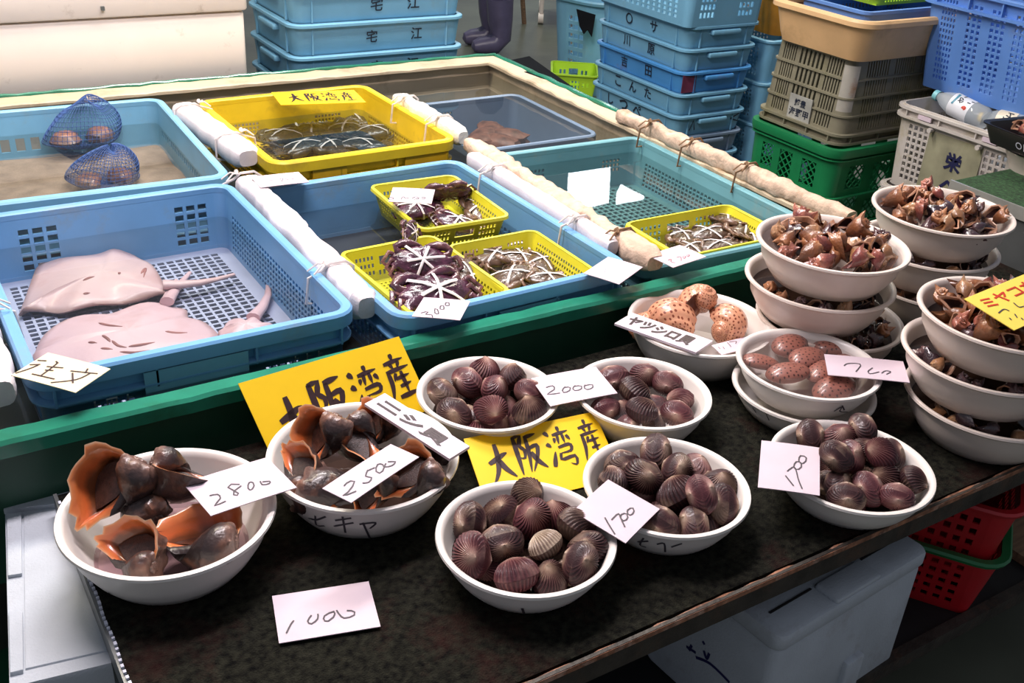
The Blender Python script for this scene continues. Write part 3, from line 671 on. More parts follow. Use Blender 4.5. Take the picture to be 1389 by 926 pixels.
def make_murex(seed, m):
    rnd = random.Random(seed)
    t = thing('spiny_whelk', 'small spiny whelk', 'sea snail', (0, 0, -3))
    rings, ats = spiral(3.3, 2.1, 16, 14, .60, .78, .56, 1.30, rnd.uniform(.5, 1.0), .20, 6, .18, rnd.uniform(.5, 1.0), 7, .03, .8, rough=.02, seed=seed)
    A = MB(); A.loft(rings, at=ats)
    ir = inner(rings, 5, .82); L = MB(); L.loft(ir[:3]); B = MB(); B.loft(ir[2:], cap1=True); centre([A, L, B], 1.0)
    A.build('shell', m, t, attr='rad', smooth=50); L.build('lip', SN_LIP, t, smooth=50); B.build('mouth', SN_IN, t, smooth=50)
    return t
MX = [make_murex(11, SN_MATS[0]), make_murex(12, SN_MATS[1]), make_murex(13, SN_MATS[2]), make_murex(14, SN_MATS[3]), make_murex(15, SN_MATS[1])]

# tun shell: ribbed globe with rows of brown spots
def spot_mat(name, base, base2, spot, nu, nv, rough=.35, thr=.20):
    m = bpy.data.materials.new(name); m.use_nodes = True; nt = m.node_tree; N = nt.nodes; L = nt.links; b = N['Principled BSDF']
    b.inputs['Roughness'].default_value = rough; b.inputs['Coat Weight'].default_value = .3
    u = N.new('ShaderNodeAttribute'); u.attribute_name = 'su'; v = N.new('ShaderNodeAttribute'); v.attribute_name = 'sv'
    cb = N.new('ShaderNodeCombineXYZ')
    for s_, k, q in ((u, nu, 0), (v, nv, 1)):
        mm = N.new('ShaderNodeMath'); mm.operation = 'MULTIPLY'; mm.inputs[1].default_value = k; L.new(s_.outputs['Fac'], mm.inputs[0]); L.new(mm.outputs[0], cb.inputs[q])
    vo = N.new('ShaderNodeTexVoronoi'); vo.inputs['Scale'].default_value = 1.0; vo.inputs['Randomness'].default_value = .55; vo.voronoi_dimensions = '2D'; L.new(cb.outputs[0], vo.inputs['Vector'])
    rp = N.new('ShaderNodeValToRGB'); rp.color_ramp.elements[0].position = thr; rp.color_ramp.elements[1].position = thr + .07
    rp.color_ramp.elements[0].color = (1, 1, 1, 1); rp.color_ramp.elements[1].color = (0, 0, 0, 1); L.new(vo.outputs['Distance'], rp.inputs[0])
    tc = N.new('ShaderNodeTexCoord'); nz = N.new('ShaderNodeTexNoise'); nz.inputs['Scale'].default_value = 12; L.new(tc.outputs['Object'], nz.inputs['Vector'])
    m1 = N.new('ShaderNodeMix'); m1.data_type = 'RGBA'; L.new(nz.outputs['Fac'], m1.inputs[0]); m1.inputs[6].default_value = (*base, 1); m1.inputs[7].default_value = (*base2, 1)
    m2 = N.new('ShaderNodeMix'); m2.data_type = 'RGBA'; L.new(rp.outputs[0], m2.inputs[0]); L.new(m1.outputs[2], m2.inputs[6]); m2.inputs[7].default_value = (*spot, 1)
    L.new(m2.outputs[2], b.inputs['Base Color']); return m
def two_attr(o, su, sv):
    for nm, d in (('su', su), ('sv', sv)):
        a = o.data.attributes.new(nm, 'FLOAT', 'POINT'); a.data.foreach_set('value', d)
TUNM = spot_mat('spotted_tun_shell', (.66, .36, .20), (.62, .24, .15), (.20, .045, .02), 34, 20)
def make_tun():
    t = thing('tun_shell', 'tun shell', 'sea snail', (0, 0, -3))
    rings, ats = spiral(3.4, 2.25, 34, 44, .70, .95, .50, 1.35, .25, 0, 9, .06, 0, 11, .030, .9)
    A = MB(); A.loft(rings); ir = inner(rings, 12, .93); B = MB(); B.loft(ir, cap1=True); centre([A, B], 1.0)
    o = A.build('shell', TUNM, t, smooth=60); k, ns = len(rings), len(rings[0])
    two_attr(o, [(i / (k - 1)) * 2.3 for i in range(k) for j in range(ns)], [j / ns for i in range(k) for j in range(ns)])
    B.build('mouth', mat('tun_mouth', (.62, .34, .26), .3, .12, 14, coat=.4), t, smooth=60); return t
TUN = make_tun()
OVM = spot_mat('pitted_brown_oval', (.30, .115, .085), (.23, .080, .058), (.05, .014, .010), 8.5, 4.5, .4, .15)
def make_oval():
    t = MB(); rings = []; n = 40; k = 16; su, sv = [], []
    for i in range(k + 1):
        ph = PI * i / k
        ring = []
        for j in range(n):
            a = 2 * PI * j / n; rr_ = math.sin(ph); z = math.cos(ph)
            ring.append((.5 * rr_ * math.cos(a) * (1 + .06 * math.cos(a)), .34 * rr_ * math.sin(a), .17 * z * (1.25 if z > 0 else .7))); su.append(ring[-1][0] * 1.1 + .01 * z); sv.append(ring[-1][1] * 2.1)
        rings.append(ring)
    t.loft(rings); o = t.build('speckled_clam', OVM, smooth=60); two_attr(o, su, sv); o.location = (0, 0, -3); return o
OVAL = make_oval()

# crab: body with folded claws and legs in one mesh, rubber bands as parts
def make_crab(m, bands, bm=None, seed=0):
    t = thing('tied_crab', 'tied crab', 'crab', (0, 0, -3)); mb = MB(); n = 48; rnd = random.Random(seed)
    def rad(a):
        x, y = math.cos(a), math.sin(a); q = (abs(x / .52) ** 2.0 + abs(y / .31) ** 2.0) ** -.5
        sp = 0.0
        if y > .1: sp = .018 * max(0, math.cos(a * 22))
        tipp = .10 * math.exp(-((abs(math.atan2(y, abs(x))) - .16) / .09) ** 2)
        return q + sp + tipp
    rings = []; at = []
    for z, s, v in ((-.10, .03, .5), (-.10, .6, .45), (-.06, .92, .4), (0, 1.0, .45), (.05, .95, .35), (.09, .80, .3), (.125, .55, .2), (.14, .25, .25), (.145, .02, .25)):
        rings.append([(rad(2 * PI * j / n) * s * math.cos(2 * PI * j / n), rad(2 * PI * j / n) * s * math.sin(2 * PI * j / n), z + .008 * math.sin(j * 5 + z * 60)) for j in range(n)]); at += [v] * n
    mb.loft(rings, True, True, at=at)
    for sx in (-1, 1):
        p = [(sx * .30, .14, .0), (sx * .45, .19, .01), (sx * .48, .27, .01), (sx * .38, .325, .02), (sx * .24, .335, .02), (sx * .12, .33, .01), (sx * .02, .32, .0)]
        i0 = len(mb.v); mb.tube(p, [.06, .07, .065, .085, .085, .05, .012], 10); mb.at[i0:] = [.7 - .05 * (q // 10) for q in range(len(mb.v) - i0)]
        i0 = len(mb.v); mb.tube([(sx * .24, .31, -.03), (sx * .12, .30, -.04), (sx * .03, .30, -.03)], [.05, .04, .01], 8); mb.at[i0:] = [.8] * (len(mb.v) - i0)
        for q, y in enumerate((.10, .0, -.11, -.20)):
            p = [(sx * (.38 - .03 * q), y, -.02), (sx * (.60 - .05 * q), y + .04 - .03 * q, .06), (sx * (.70 - .07 * q), y - .14, .05), (sx * (.52 - .05 * q), y - .27, -.01), (sx * (.36 - .03 * q), y - .30 + .02 * q, -.04)]
            i0 = len(mb.v); mb.tube(p, [.035, .045, .04, .032, .010], 7, flat=.75); mb.at[i0:] = [.6 + .08 * ((k // 7) % 3) for k in range(len(mb.v) - i0)]
    mb.build('body', m, t, attr='rad', smooth=45)
    for ang, off in bands:
        a = math.radians(ang); d = Vector((math.cos(a), math.sin(a), 0)); L = .44 if abs(ang) < 60 else .34; b = MB()
        pts = [d * (L * f) + Vector((0, off, z)) for f, z in ((-1.0, -.02), (-.9, .09), (-.5, .150), (0, .172), (.5, .150), (.9, .09), (1.0, -.02))]
        b.tube(pts, .024, 8, flat=.28, up=(0, 0, 1)); b.build('rubber_band', bm or mat('white_band', (.82, .74, .74), .45, .05), t)
    return t
CR_P = attr_ramp_mat('crab_purple', 'rad', [(0, (.025, .010, .016)), (.35, (.085, .022, .050)), (.6, (.10, .035, .045)), (.85, (.22, .09, .07)), (1, (.40, .22, .15))], .25, 6, 1.1, .8, 22, coat=.6, blotch=(.02, .010, .012), blotch_amt=.8, bl_scale=9)
CR_B = attr_ramp_mat('crab_brown', 'rad', [(0, (.055, .032, .020)), (.4, (.11, .062, .038)), (.7, (.20, .11, .07)), (1, (.32, .20, .13))], .3, 6, 1.0, .8, 22, coat=.5, blotch=(.03, .018, .012), blotch_amt=.75, bl_scale=9)
CR_D = attr_ramp_mat('crab_dark', 'rad', [(0, (.012, .013, .012)), (.4, (.028, .028, .024)), (.7, (.06, .05, .04)), (1, (.13, .10, .075))], .3, 6, 1.0, .8, 22, coat=.4)
CRAB = {'p': make_crab(CR_P, ((12, .04), (-38, .02), (72, 0)), seed=1), 'b': make_crab(CR_B, ((28, .02), (-50, .0)), seed=2), 'd': make_crab(CR_D, ((15, .03), (-35, .02)), bm=mat('grey_band', (.58, .56, .54), .5, .05), seed=3)}
PROTOS = list(CL.values()) + WK + MX + [TUN, OVAL] + list(CRAB.values())
def place(proto, name, loc, rot, size, label, group=None):
    """a copy of a prototype, scaled to its real size in metres"""
    r = dup(proto, loc, rot, label, group, size); r.name = name; return r

# ------------------------------------------------------------------ baskets and catch inside the tank crates
def make_basket(W=.25, D=.32, H=.075):
    t = thing('perforated_basket', 'basket', 'basket', (0, 0, -3)); mb = MB()
    side = [(.06, .94, 20, .52, .16, .80, 4, .55)]
    end = [(.05, .30, 5, .55, .16, .80, 3, .55), (.70, .95, 5, .55, .16, .80, 3, .55), (.36, .64, 1, .95, .46, .72, 1, .95), (.33, .67, 6, .5, .12, .36, 1, .6)]
    walls(mb, W, D, H, .022, .022, .0025, {'l': side, 'r': side, 'f': end, 'b': end}); mb.build('body', LIME, t)
    mb = MB(); ring_profile(mb, W, D, .022, [(-.003, H - .004), (-.003, H + .001), (.006, H + .001), (.008, H - .006), (.005, H - .006), (.004, H - .003)]); mb.build('rim', LIME, t)
    mb = MB(); a, b = W / 2 - .024, D / 2 - .024; mb.perf((-a, -b, .001), (a, -b, .001), (a, b, .001), (-a, b, .001), .0025, [(.05, .95, 16, .4, .05, .95, 20, .4)]); mb.build('floor_grid', LIME, t, smooth=0)
    return t
BK = make_basket(); PROTOS.append(BK)
GB = 'yellow-green baskets of crabs'
ORDQ = ['leftmost', 'second from left', 'third from left', 'fourth from left', 'fifth from left', 'sixth from left']
def place_names(px, label):
    idx = sorted(range(len(px)), key=lambda i: px[i][1]); out = {}; n = len(idx)
    for r in range(2):
        for q, i in enumerate(sorted(idx[r * n // 2:(r + 1) * n // 2], key=lambda i: px[i][0])): out[i] = label + ', ' + ORDQ[q] + ' of its ' + ['back', 'front'][r] + ' row'
    return out
def basket(quad, h, label, rz=0.0, scl=None):
    W4 = [P(u, v, h) for u, v in quad]; c = sum(W4, Vector()) / 4
    sx = ((W4[1] - W4[0]).length + (W4[2] - W4[3]).length) / 2 / .26; sy = ((W4[2] - W4[1]).length + (W4[3] - W4[0]).length) / 2 / .33
    return dup(BK, (c.x, c.y, M + h - .076), (0, 0, rz), label, GB, scl or (sx, sy, 1.0)), c
bA, cA = basket([(500, 251), (616, 236), (693, 293), (571, 312)], .115, 'small yellow-green basket of crabs, rearmost in the blue crate', math.radians(-2))
bB, cB = basket([(458, 335), (601, 322), (693, 402), (547, 424)], .112, 'small yellow-green basket of two purple crabs by the 3000 card', math.radians(2))
bC, cC = basket([(610, 334), (719, 309), (812, 366), (689, 400)], .108, 'small yellow-green basket of brown crabs in rippled water', math.radians(0))
bD, cD = basket([(851, 302), (988, 275), (1068, 318), (918, 350)], .105, 'yellow-green basket of brown crabs in the sea-green crate', math.radians(-1))
R_ = math.radians
def crab(kind, u, v, h, rz, tilt, size, label, group):
    p = P(u, v, h); return place(CRAB[kind], 'tied_crab', p, (R_(tilt[0]), R_(tilt[1]), R_(rz)), size, label, group)
g = 'tied crabs in the rear basket'
crab('p', 607, 262, .105, 150, (55, 10), .105, 'purple tied crab propped up highest in the rear basket', g)
crab('p', 565, 285, .072, 20, (12, 0), .12, 'purple tied crab beneath the price card in the rear basket', g)
crab('p', 620, 303, .065, -30, (8, 12), .11, 'purple tied crab at the near rim of the rear basket', g)
crab('b', 648, 285, .070, 75, (10, -10), .11, 'brown tied crab at the right of the rear basket', g)
crab('b', 575, 268, .06, 200, (5, 5), .11, 'tied crab tucked under the card of the rear basket', g)
g = 'purple crabs by the 3000 card'
crab('p', 573, 357, .118, -25, (48, 4), .125, 'upright purple crab with white star of bands', g)
crab('p', 590, 402, .100, 8, (30, 4), .165, 'largest purple crab with wide white bands behind 3000 card', g)
crab('b', 637, 378, .085, 60, (25, -25), .10, 'small brown crab between the two front baskets', g)
crab('p', 557, 318, .12, 40, (65, 20), .085, 'dark purple crab poking highest over the basket rim', g)
g = 'brown crabs in rippled water'
for q, (u, v, h, rz, tl) in enumerate(CRL := ((672, 350, .060, 10, (6, 4)), (705, 352, .058, 130, (4, -8)), (735, 358, .058, 60, (8, 0)), (693, 376, .058, 200, (6, 6)), (742, 380, .055, -40, (4, 8)), (715, 338, .055, 300, (10, 4)))):
    crab('b', u, v, h, rz, tl, .115, place_names(CRL, 'brown tied crab in rippled water')[q], g)
g = 'brown crabs in the sea-green crate'
for q, (u, v, h, rz, tl) in enumerate(CRL := ((985, 300, .068, 100, (16, 8)), (1010, 312, .066, 20, (8, 6)), (960, 318, .056, -30, (6, -6)), (925, 322, .052, 50, (5, 4)), (975, 335, .052, 160, (4, 4)), (935, 340, .050, 240, (6, 2)), (1020, 325, .055, -70, (6, 2)))):
    crab('b', u, v, h, rz, tl, .11, place_names(CRL, 'brown tied crab in the sea-green crate')[q], g)
g = 'dark crabs in the yellow crate'
for q, (u, v, h, rz, tl) in enumerate(CRL := ((385, 185, .03, 10, (5, 0)), (425, 178, .03, 100, (0, 6)), (468, 176, .035, 40, (8, 0)), (505, 180, .03, -20, (0, -5)), (410, 200, .02, 200, (5, 5)), (450, 200, .022, 70, (3, 5)), (490, 197, .02, 140, (5, 3)), (395, 168, .02, 250, (3, 3)), (440, 163, .02, 20, (3, 3)), (480, 163, .02, 310, (3, 3)))):
    crab('d', u, v, h, rz, tl, .14, place_names(CRL, 'dark grey-banded crab in the yellow crate')[q], g)

# rays: outlines read off the photograph, laid on the crate floor
def fish_mat(name, c1, c2, edge):
    m = attr_ramp_mat(name, 'rad', [(0, c1), (.55, c2), (.86, c2), (1, edge)], .42, 9, .25, .35, 60, coat=.12, blotch=(.50, .26, .24), blotch_amt=.35, bl_scale=14); return m
RAYM = fish_mat('ray_skin', (.70, .52, .55), (.66, .46, .50), (.42, .26, .26))
RAYM2 = fish_mat('ray_skin_tan', (.66, .50, .50), (.62, .44, .45), (.38, .24, .22))
def ray_fish(name, label, outline, tail, h, thick, m, cpx, slits=(), fins=()):
    base = [P(u, v, h) for u, v in outline]; c = P(*cpx, h); loc = Vector((c.x, c.y, M + h)); mb = MB()
    q = resample([(p.x, p.y) for p in base + [base[0]]], 65)[:-1]; n = len(q)
    prof = [(1.0, -.15), (1.015, 0.0), (.985, .16), (.90, .36), (.75, .58), (.55, .80), (.32, .94), (.12, 1.0), (.004, 1.0)]
    rings = [[(c.x - loc.x + (p.x - c.x) * s, c.y - loc.y + (p.y - c.y) * s, thick * z + .006 * math.sin(j * .55 + s * 4) * s) for j, p in enumerate(q)] for s, z in prof]
    mb.loft(rings, True, True, at=[x for x in (1, 1, .97, .85, .6, .45, .3, .1, 0) for _ in range(n)])
    T = [P(u, v, h) - loc for u, v in tail]; k = len(T)
    T = [Vector((p.x, p.y, thick * (.65 - .45 * i / (k - 1)))) for i, p in enumerate(T)]
    i0 = len(mb.v); mb.tube(T, [.016 * (1 - .70 * i / (k - 1)) for i in range(k)], 10, flat=.7); mb.at[i0:] = [.6] * (len(mb.v) - i0)
    for f in fins:
        F = [P(u, v, h) - loc + Vector((0, 0, thick * .5)) for u, v in f]; i0 = len(mb.v)
        mb.tube(F, [.008, .007, .004][:len(F)], 8, flat=.5); mb.at[i0:] = [.8] * (len(mb.v) - i0)
    t = mb.build(name, m, smooth=60, attr='rad'); t.location = loc; tag(t, label, 'ray', 'pale rays in the blue crate')
    bv = bvh_of([t])
    for st in slits:
        b = MB(); pts, nr = [], []
        for qq in resample(st, 7):
            d = ray(qq.x, qq.y).normalized(); hit = bv.ray_cast(CAM, d)
            if hit[0] is not None: pts.append(hit[0] - loc); nr.append(Vector((0, 0, 1)))
        if len(pts) > 2:
            b.tube(pts, [.001, .0035, .004, .004, .0035, .002, .001][:len(pts)], 6, flat=.6); b.build('gill_slit', mat('slit_brown', (.30, .13, .12), .5, .2), t)
    return t
RH = M * 0 - .018
ray_fish('ray_fish', 'upper pale ray with a diamond body and long tail', [(26, 424), (45, 378), (60, 357), (100, 343), (140, 334), (165, 334), (190, 350), (208, 365), (222, 385), (230, 398), (212, 401), (175, 407), (135, 414), (92, 422), (60, 419)],
         [(222, 396), (245, 394), (270, 390), (292, 384), (318, 375)], RH + .012, .028, RAYM2, (140, 382),
         crop(20, 300, 4.209, [[(390, 340), (420, 325), (455, 315)], [(390, 415), (430, 408)], [(590, 300), (605, 292)], [(720, 300), (745, 270), (735, 320)]]))
ray_fish('ray_fish', 'largest pinkish ray lying belly up at the crate front', [(46, 480), (60, 455), (95, 437), (130, 428), (160, 423), (200, 415), (232, 415), (252, 420), (256, 436), (280, 438), (294, 452), (292, 470), (262, 492), (220, 510), (160, 520), (95, 515), (55, 500)],
         [(228, 421), (236, 406), (246, 390), (258, 373)], RH, .034, RAYM, (175, 466),
         crop(20, 300, 4.209, [[(480, 580), (540, 595), (615, 600)], [(860, 628), (920, 638), (985, 635)], [(500, 650), (530, 670), (545, 690)], [(555, 680), (590, 710), (640, 720)], [(650, 715), (720, 705), (800, 690)], [(490, 725), (560, 730)], [(600, 745), (690, 750), (770, 735)], [(420, 690), (470, 695)]]),
         fins=([(222, 420), (232, 400), (240, 388)],))
ray_fish('ray_fish', 'smallest pink ray at the crate right with raised tail', [(296, 452), (312, 440), (335, 436), (358, 438), (373, 448), (368, 462), (340, 472), (305, 470)],
         [(344, 440), (356, 424), (364, 405), (364, 386)], RH + .004, .026, RAYM, (335, 453), crop(20, 300, 4.209, [[(1280, 660), (1295, 652), (1310, 660)]]))

# net bags with the catch inside
NETM = mat('blue_net', (.04, .10, .30), .6, .1)
CATCH = mat('brown_catch', (.36, .17, .12), .45, .3, 40, .5, 90, coat=.3)
def net_bag(label, cpx, h, sx, sy, sz, rz, seed, clabel):
    c = P(*cpx, h); t = MB(); rnd = random.Random(seed); n, k = 54, 26; rings = []
    for i in range(k + 1):
        ph = PI * (.02 + .96 * i / k)
        rings.append([(sx * math.sin(ph) * math.cos(2 * PI * j / n) * (1 + .10 * math.sin(3 * 2 * PI * j / n + ph * 3)) + .25 * sx * max(0, math.cos(ph)), sy * math.sin(ph) * math.sin(2 * PI * j / n) * (1 + .08 * math.cos(5 * 2 * PI * j / n)),
                       sz * math.cos(ph) * (1 + .12 * math.sin(2 * 2 * PI * j / n)) if math.cos(ph) > 0 else .25 * sz * math.cos(ph)) for j in range(n)])
    t.loft(rings, True, True); o = t.build('net_bag', NETM, smooth=60); o.location = c; o.rotation_euler = (0, 0, rz)
    wm = o.modifiers.new('net', 'WIREFRAME'); wm.thickness = .0022; wm.use_replace = True; wm.use_even_offset = False
    tag(o, label, 'net bag', 'blue net bags')
    for q in range(2):
        mb = MB(); r2 = random.Random(seed * 5 + q); rings = []
        for i in range(9):
            ph = PI * i / 8
            rings.append([(.9 * sx * .42 * math.sin(ph) * math.cos(2 * PI * j / 14) * (1 + .2 * r2.uniform(-1, 1)), sy * .45 * math.sin(ph) * math.sin(2 * PI * j / 14) * (1 + .2 * r2.uniform(-1, 1)), sz * .25 * math.cos(ph)) for j in range(14)])
        mb.loft(rings); e = mb.build('netted_catch', CATCH, smooth=50); e.location = c + Vector(((q - .5) * sx * .9, (q - .5) * .01, -sz * .05)); tag(e, clabel, 'seafood', clabel)
net_bag('taller blue net bag at the back of the sandy crate', (112, 184), .045, .11, .09, .105, .3, 2, 'reddish brown shellfish inside the taller blue net bag')
net_bag('lower blue net bag sunk at the front of the sandy crate', (142, 240), .02, .095, .085, .085, -.4, 3, 'reddish brown shellfish inside the lower blue net bag')
mb = MB(); rnd = random.Random(4)
for q in range(5):
    c = P(650 + q * 9, 196 - (q % 3) * 8, -.03); rings = []
    for i in range(9):
        ph = PI * i / 8
        rings.append([(.085 * math.sin(ph) * math.cos(2 * PI * j / 14) * (1 + .2 * rnd.uniform(-1, 1)), .05 * math.sin(ph) * math.sin(2 * PI * j / 14) * (1 + .2 * rnd.uniform(-1, 1)), .035 * math.cos(ph)) for j in range(14)])
    b = MB(); b.loft(rings); e = b.build('sunken_catch', mat('red_brown_catch', (.20, .085, .055), .5, .35, 30, .5, 80), smooth=50); e.location = c; e.rotation_euler = (0, 0, q * .7)
    tag(e, 'red-brown sea cucumber lying in the sunken corner crate', 'seafood', 'red-brown catch in the sunken crate')

# ------------------------------------------------------------------ bowls
BOWLS = {}
def bowl(key, c, R, h, H, label, base=.70, group='white plastic bowls on the mat', tint=None):
    """rim centre (x, y), rim radius, rim height above the mat, bowl height"""
    mb = MB(); b = R * base; T = .0035
    prof = [(0.0001, .003), (b * .92, .003), (b * .95, 0), (b, .001), (b + (R - b) * .30, H * .22), (b + (R - b) * .62, H * .52), (R - .013, H - .012), (R - .006, H - .010), (R, H - .005), (R - .001, H - .001), (R - .005, H), (R - .010, H - .002),
            (R - .014, H - .010), (b + (R - b) * .60 - T, H * .54), (b + (R - b) * .28 - T, H * .24 + T), (b - T, T + .003), (b * .6, T + .002), (0.0001, T + .002)]
    mb.lathe(prof, 72); o = mb.build('bowl', tint or BOWLM, smooth=50); o.location = (c[0], c[1], M + h - H); tag(o, label, 'bowl', group)
    BOWLS[key] = (o, Vector((c[0], c[1], M + h - H)), R, H); return o
def inner_r(R, H, base, z): # inside radius of a bowl at height z above its foot
    f = min(1, max(0, z / H)); return R * base + (R - R * base) * f ** .75 - .016
def bowl_water(key, f, label, R_base=.70, m=None):
    o, c, R, H = BOWLS[key]; r = inner_r(R, H, R_base, f * H) + .010; mb = MB(); n = 64
    mb.add([(0, 0, 0)] + [(r * math.cos(2 * PI * j / n), r * math.sin(2 * PI * j / n), 0) for j in range(n)], [(0, 1 + j, 1 + (j + 1) % n) for j in range(n)])
    w_ = mb.build('bowl_water', m or BOWLW, smooth=0); w_.location = c + Vector((0, 0, f * H)); tag(w_, label, 'water', kind='stuff')
bowl('b1', (.267, 1.273), .1565, .090, .089, 'wide white bowl of five big orange-mouthed whelks, nearest the left')
bowl('sek', (.581, 1.273), .1555, .090, .089, 'wide white bowl of whelks marked in black katakana on its side')
bowl('front', (.720, .996), .137, .070, .069, 'white bowl of ark clams nearest the viewer, one tick on its side')
bowl('908', (.992, .996), .137, .072, .071, 'white bowl of ark clams with pen marks below the tilted 1700 card')
bowl('1170', (1.322, .897), .140, .067, .066, 'white bowl heaped with ark clams nearest the rusty table edge')
bowl('665', (.875, 1.369), .1315, .073, .072, 'white bowl of ark clams left of the 2000 card')
bowl('875', (1.137, 1.243), .130, .073, .072, 'white bowl of ark clams in water right of the 2000 card')
bowl('tun', (1.411, 1.398), .152, .085, .084, 'wide white bowl of spotted tun shells by the tank rim', base=.72)
bowl('700l', (1.455, 1.135), .139, .058, .057, 'white bowl stacked beneath the bowl of speckled brown clams', base=.74)
bowl('700', (1.463, 1.143), .1395, .105, .066, 'white bowl of speckled brown clams in water with 700 card', base=.72)
STK = {'A': (1.655, 1.302), 'B': (2.047, 1.331), 'C': (1.705, .926)}
SD = {'A': 'whelk stack beside the tank corner', 'B': 'rearmost whelk stack by the grey crate', 'C': 'whelk stack carrying the yellow red-lettered card'}
WARMB = mat('white_bowl_warm_dim_light', (.76, .66, .59), .32, .03, 9)  # white bowl plastic again, with the warm dim light put into its colour
for k_, c_ in STK.items():
    for q, (h, dx, dy) in enumerate(((.088, .03 if k_ == 'A' else .012, -.012), (.176, -.004, .008), (.262, 0, 0))):
        bowl(k_ + str(q), (c_[0] + dx, c_[1] + dy), .157, h, .086, ['bottom', 'middle', 'top'][q] + ' white bowl of the ' + SD[k_], base=.70, group='stacked bowls of small whelks', tint=WARMB)

# ------------------------------------------------------------------ what lies in the bowls
def relax(pts, r, c, key, base=.70, it=60, keep=.25, zmin=.022, slack=.0):
    o, bc, R, H = BOWLS[key]; home = [p.copy() for p in pts]
    for _ in range(it):
        for i in range(len(pts)):
            for j in range(i):
                d = pts[i] - pts[j]; L = d.length
                if 1e-6 < L < 2 * r:
                    q = d * ((2 * r - L) / L * .35); pts[i] += q; pts[j] -= q
        for i, p in enumerate(pts):
            p += (home[i] - p) * keep * .1
            z = max(p.z - bc.z, zmin); lim = inner_r(R, H, base, z) - r * .9 + slack
            v = Vector((p.x - bc.x, p.y - bc.y)); L = v.length
            if L > lim: v *= lim / L; p.x, p.y = bc.x + v.x, bc.y + v.y
            p.z = bc.z + z
    return pts
def eul(y, z):
    y = Vector(y).normalized(); z = Vector(z); z = (z - y * z.dot(y)).normalized(); x = y.cross(z)
    return Matrix((x, y, z)).transposed().to_euler()
def cv(r, u, t): return RT * r - DN * u - FW * t        # camera-relative direction: right, up, towards the viewer
ORD = ['leftmost', 'second from left', 'third from left', 'fourth from left', 'fifth from left', 'sixth from left']
def ranked(px, label, rows=3):
    """a label of its own for each of a heap seen from the front: row and place in the row"""
    idx = sorted(range(len(px)), key=lambda i: px[i][1]); out = {}; n = len(idx); k = 0
    for r in range(rows):
        part = idx[r * n // rows:(r + 1) * n // rows]
        for q, i in enumerate(sorted(part, key=lambda i: px[i][0])): out[i] = label + ', ' + ORD[min(q, 5)] + ' of its ' + ['back', 'middle', 'front'][r if rows == 3 else r * 2] + ' row'
    return out
def clam_bowl(key, px, h, size, label, group, kinds='dpdpdd', seed=1, under=7, pale=(), special=None, tall=()):
    rnd = random.Random(seed); o, bc, R, H = BOWLS[key]; pts = []
    for i, (u, v) in enumerate(px): pts.append(P(u, v, h + (.018 if i in tall else 0) + rnd.uniform(-.004, .004)))
    nt_ = len(pts)
    for i in range(under):
        a = 2 * PI * i / under; pts.append(Vector((bc.x + .055 * math.cos(a) * (i % 2 + .6), bc.y + .055 * math.sin(a) * (i % 2 + .6), bc.z + .022)))
    pts = relax(pts, size * .39, bc, key); names = ranked(px, label); names.update(special or {})
    for i, p in enumerate(pts):
        kd = 'l' if i in pale else kinds[i % len(kinds)]
        n = Vector((rnd.uniform(-.8, .8), rnd.uniform(-.8, .8), 1.0))
        a = rnd.uniform(0, 2 * PI); y = Vector((math.cos(a), math.sin(a), rnd.uniform(-.2, .5)))
        if rnd.random() < .55:
            b = rnd.uniform(0, 2 * PI); n = Vector((math.cos(b), math.sin(b), rnd.uniform(.1, .7))); y = Vector((-.4, -.5, .9)) + Vector((rnd.uniform(-.5, .5), rnd.uniform(-.5, .5), 0))
        place(CL[kd], 'ark_clam', p, eul(y - n.normalized() * y.dot(n.normalized()), n), size * rnd.uniform(.93, 1.10) * (.82 if i in pale else 1), names.get(i, 'buried ' + label.split(' ', 1)[1] if i >= nt_ else label), group)
clam_bowl('front', [(637, 709), (717, 677), (766, 683), (682, 699), (729, 702), (779, 711), (680, 738), (738, 741), (643, 760), (792, 754), (701, 780), (764, 778), (794, 776)], .056, .066,
          'dark ark clam in the nearest bowl', 'ark clams in the nearest bowl', 'ddpdpd', 2, 6, pale=(7,), special={7: 'pale beige ark clam in the middle of the nearest bowl'})
clam_bowl('908', [(839, 628), (891, 626), (944, 633), (873, 654), (833, 652), (925, 647), (920, 673), (991, 665), (962, 688), (899, 709), (948, 711), (992, 697)], .057, .067,
          'dark ark clam in the pen-marked bowl', 'ark clams in the pen-marked bowl', 'ddpddd', 5, 6)
clam_bowl('1170', [(1097, 589), (1137, 594), (1171, 581), (1179, 607), (1217, 611), (1161, 619), (1137, 632), (1189, 626), (1143, 650), (1207, 647), (1240, 657), (1187, 666), (1147, 676), (1212, 678)], .062, .062,
          'dark ark clam heaped by the rusty edge', 'ark clams at the rusty table edge', 'dpdddp', 8, 8, special={2: 'dark ark clam perched highest at the back of the heaped bowl'}, tall=(2, 5, 6, 7))
clam_bowl('665', [(657, 499), (693, 513), (636, 523), (602, 537), (674, 534), (719, 533), (617, 561), (664, 562), (716, 559)], .057, .066,
          'brown ark clam left of the 2000 card', 'ark clams left of the 2000 card', 'pdpdp', 11, 8)
clam_bowl('875', [(823, 509), (877, 505), (860, 533), (920, 516), (917, 537), (917, 562), (821, 554), (865, 565)], .048, .062,
          'reddish ark clam in water', 'ark clams in water', 'ppdpp', 14, 5)
bowl_water('875', .62, 'shallow water round the ark clams right of the 2000 card')

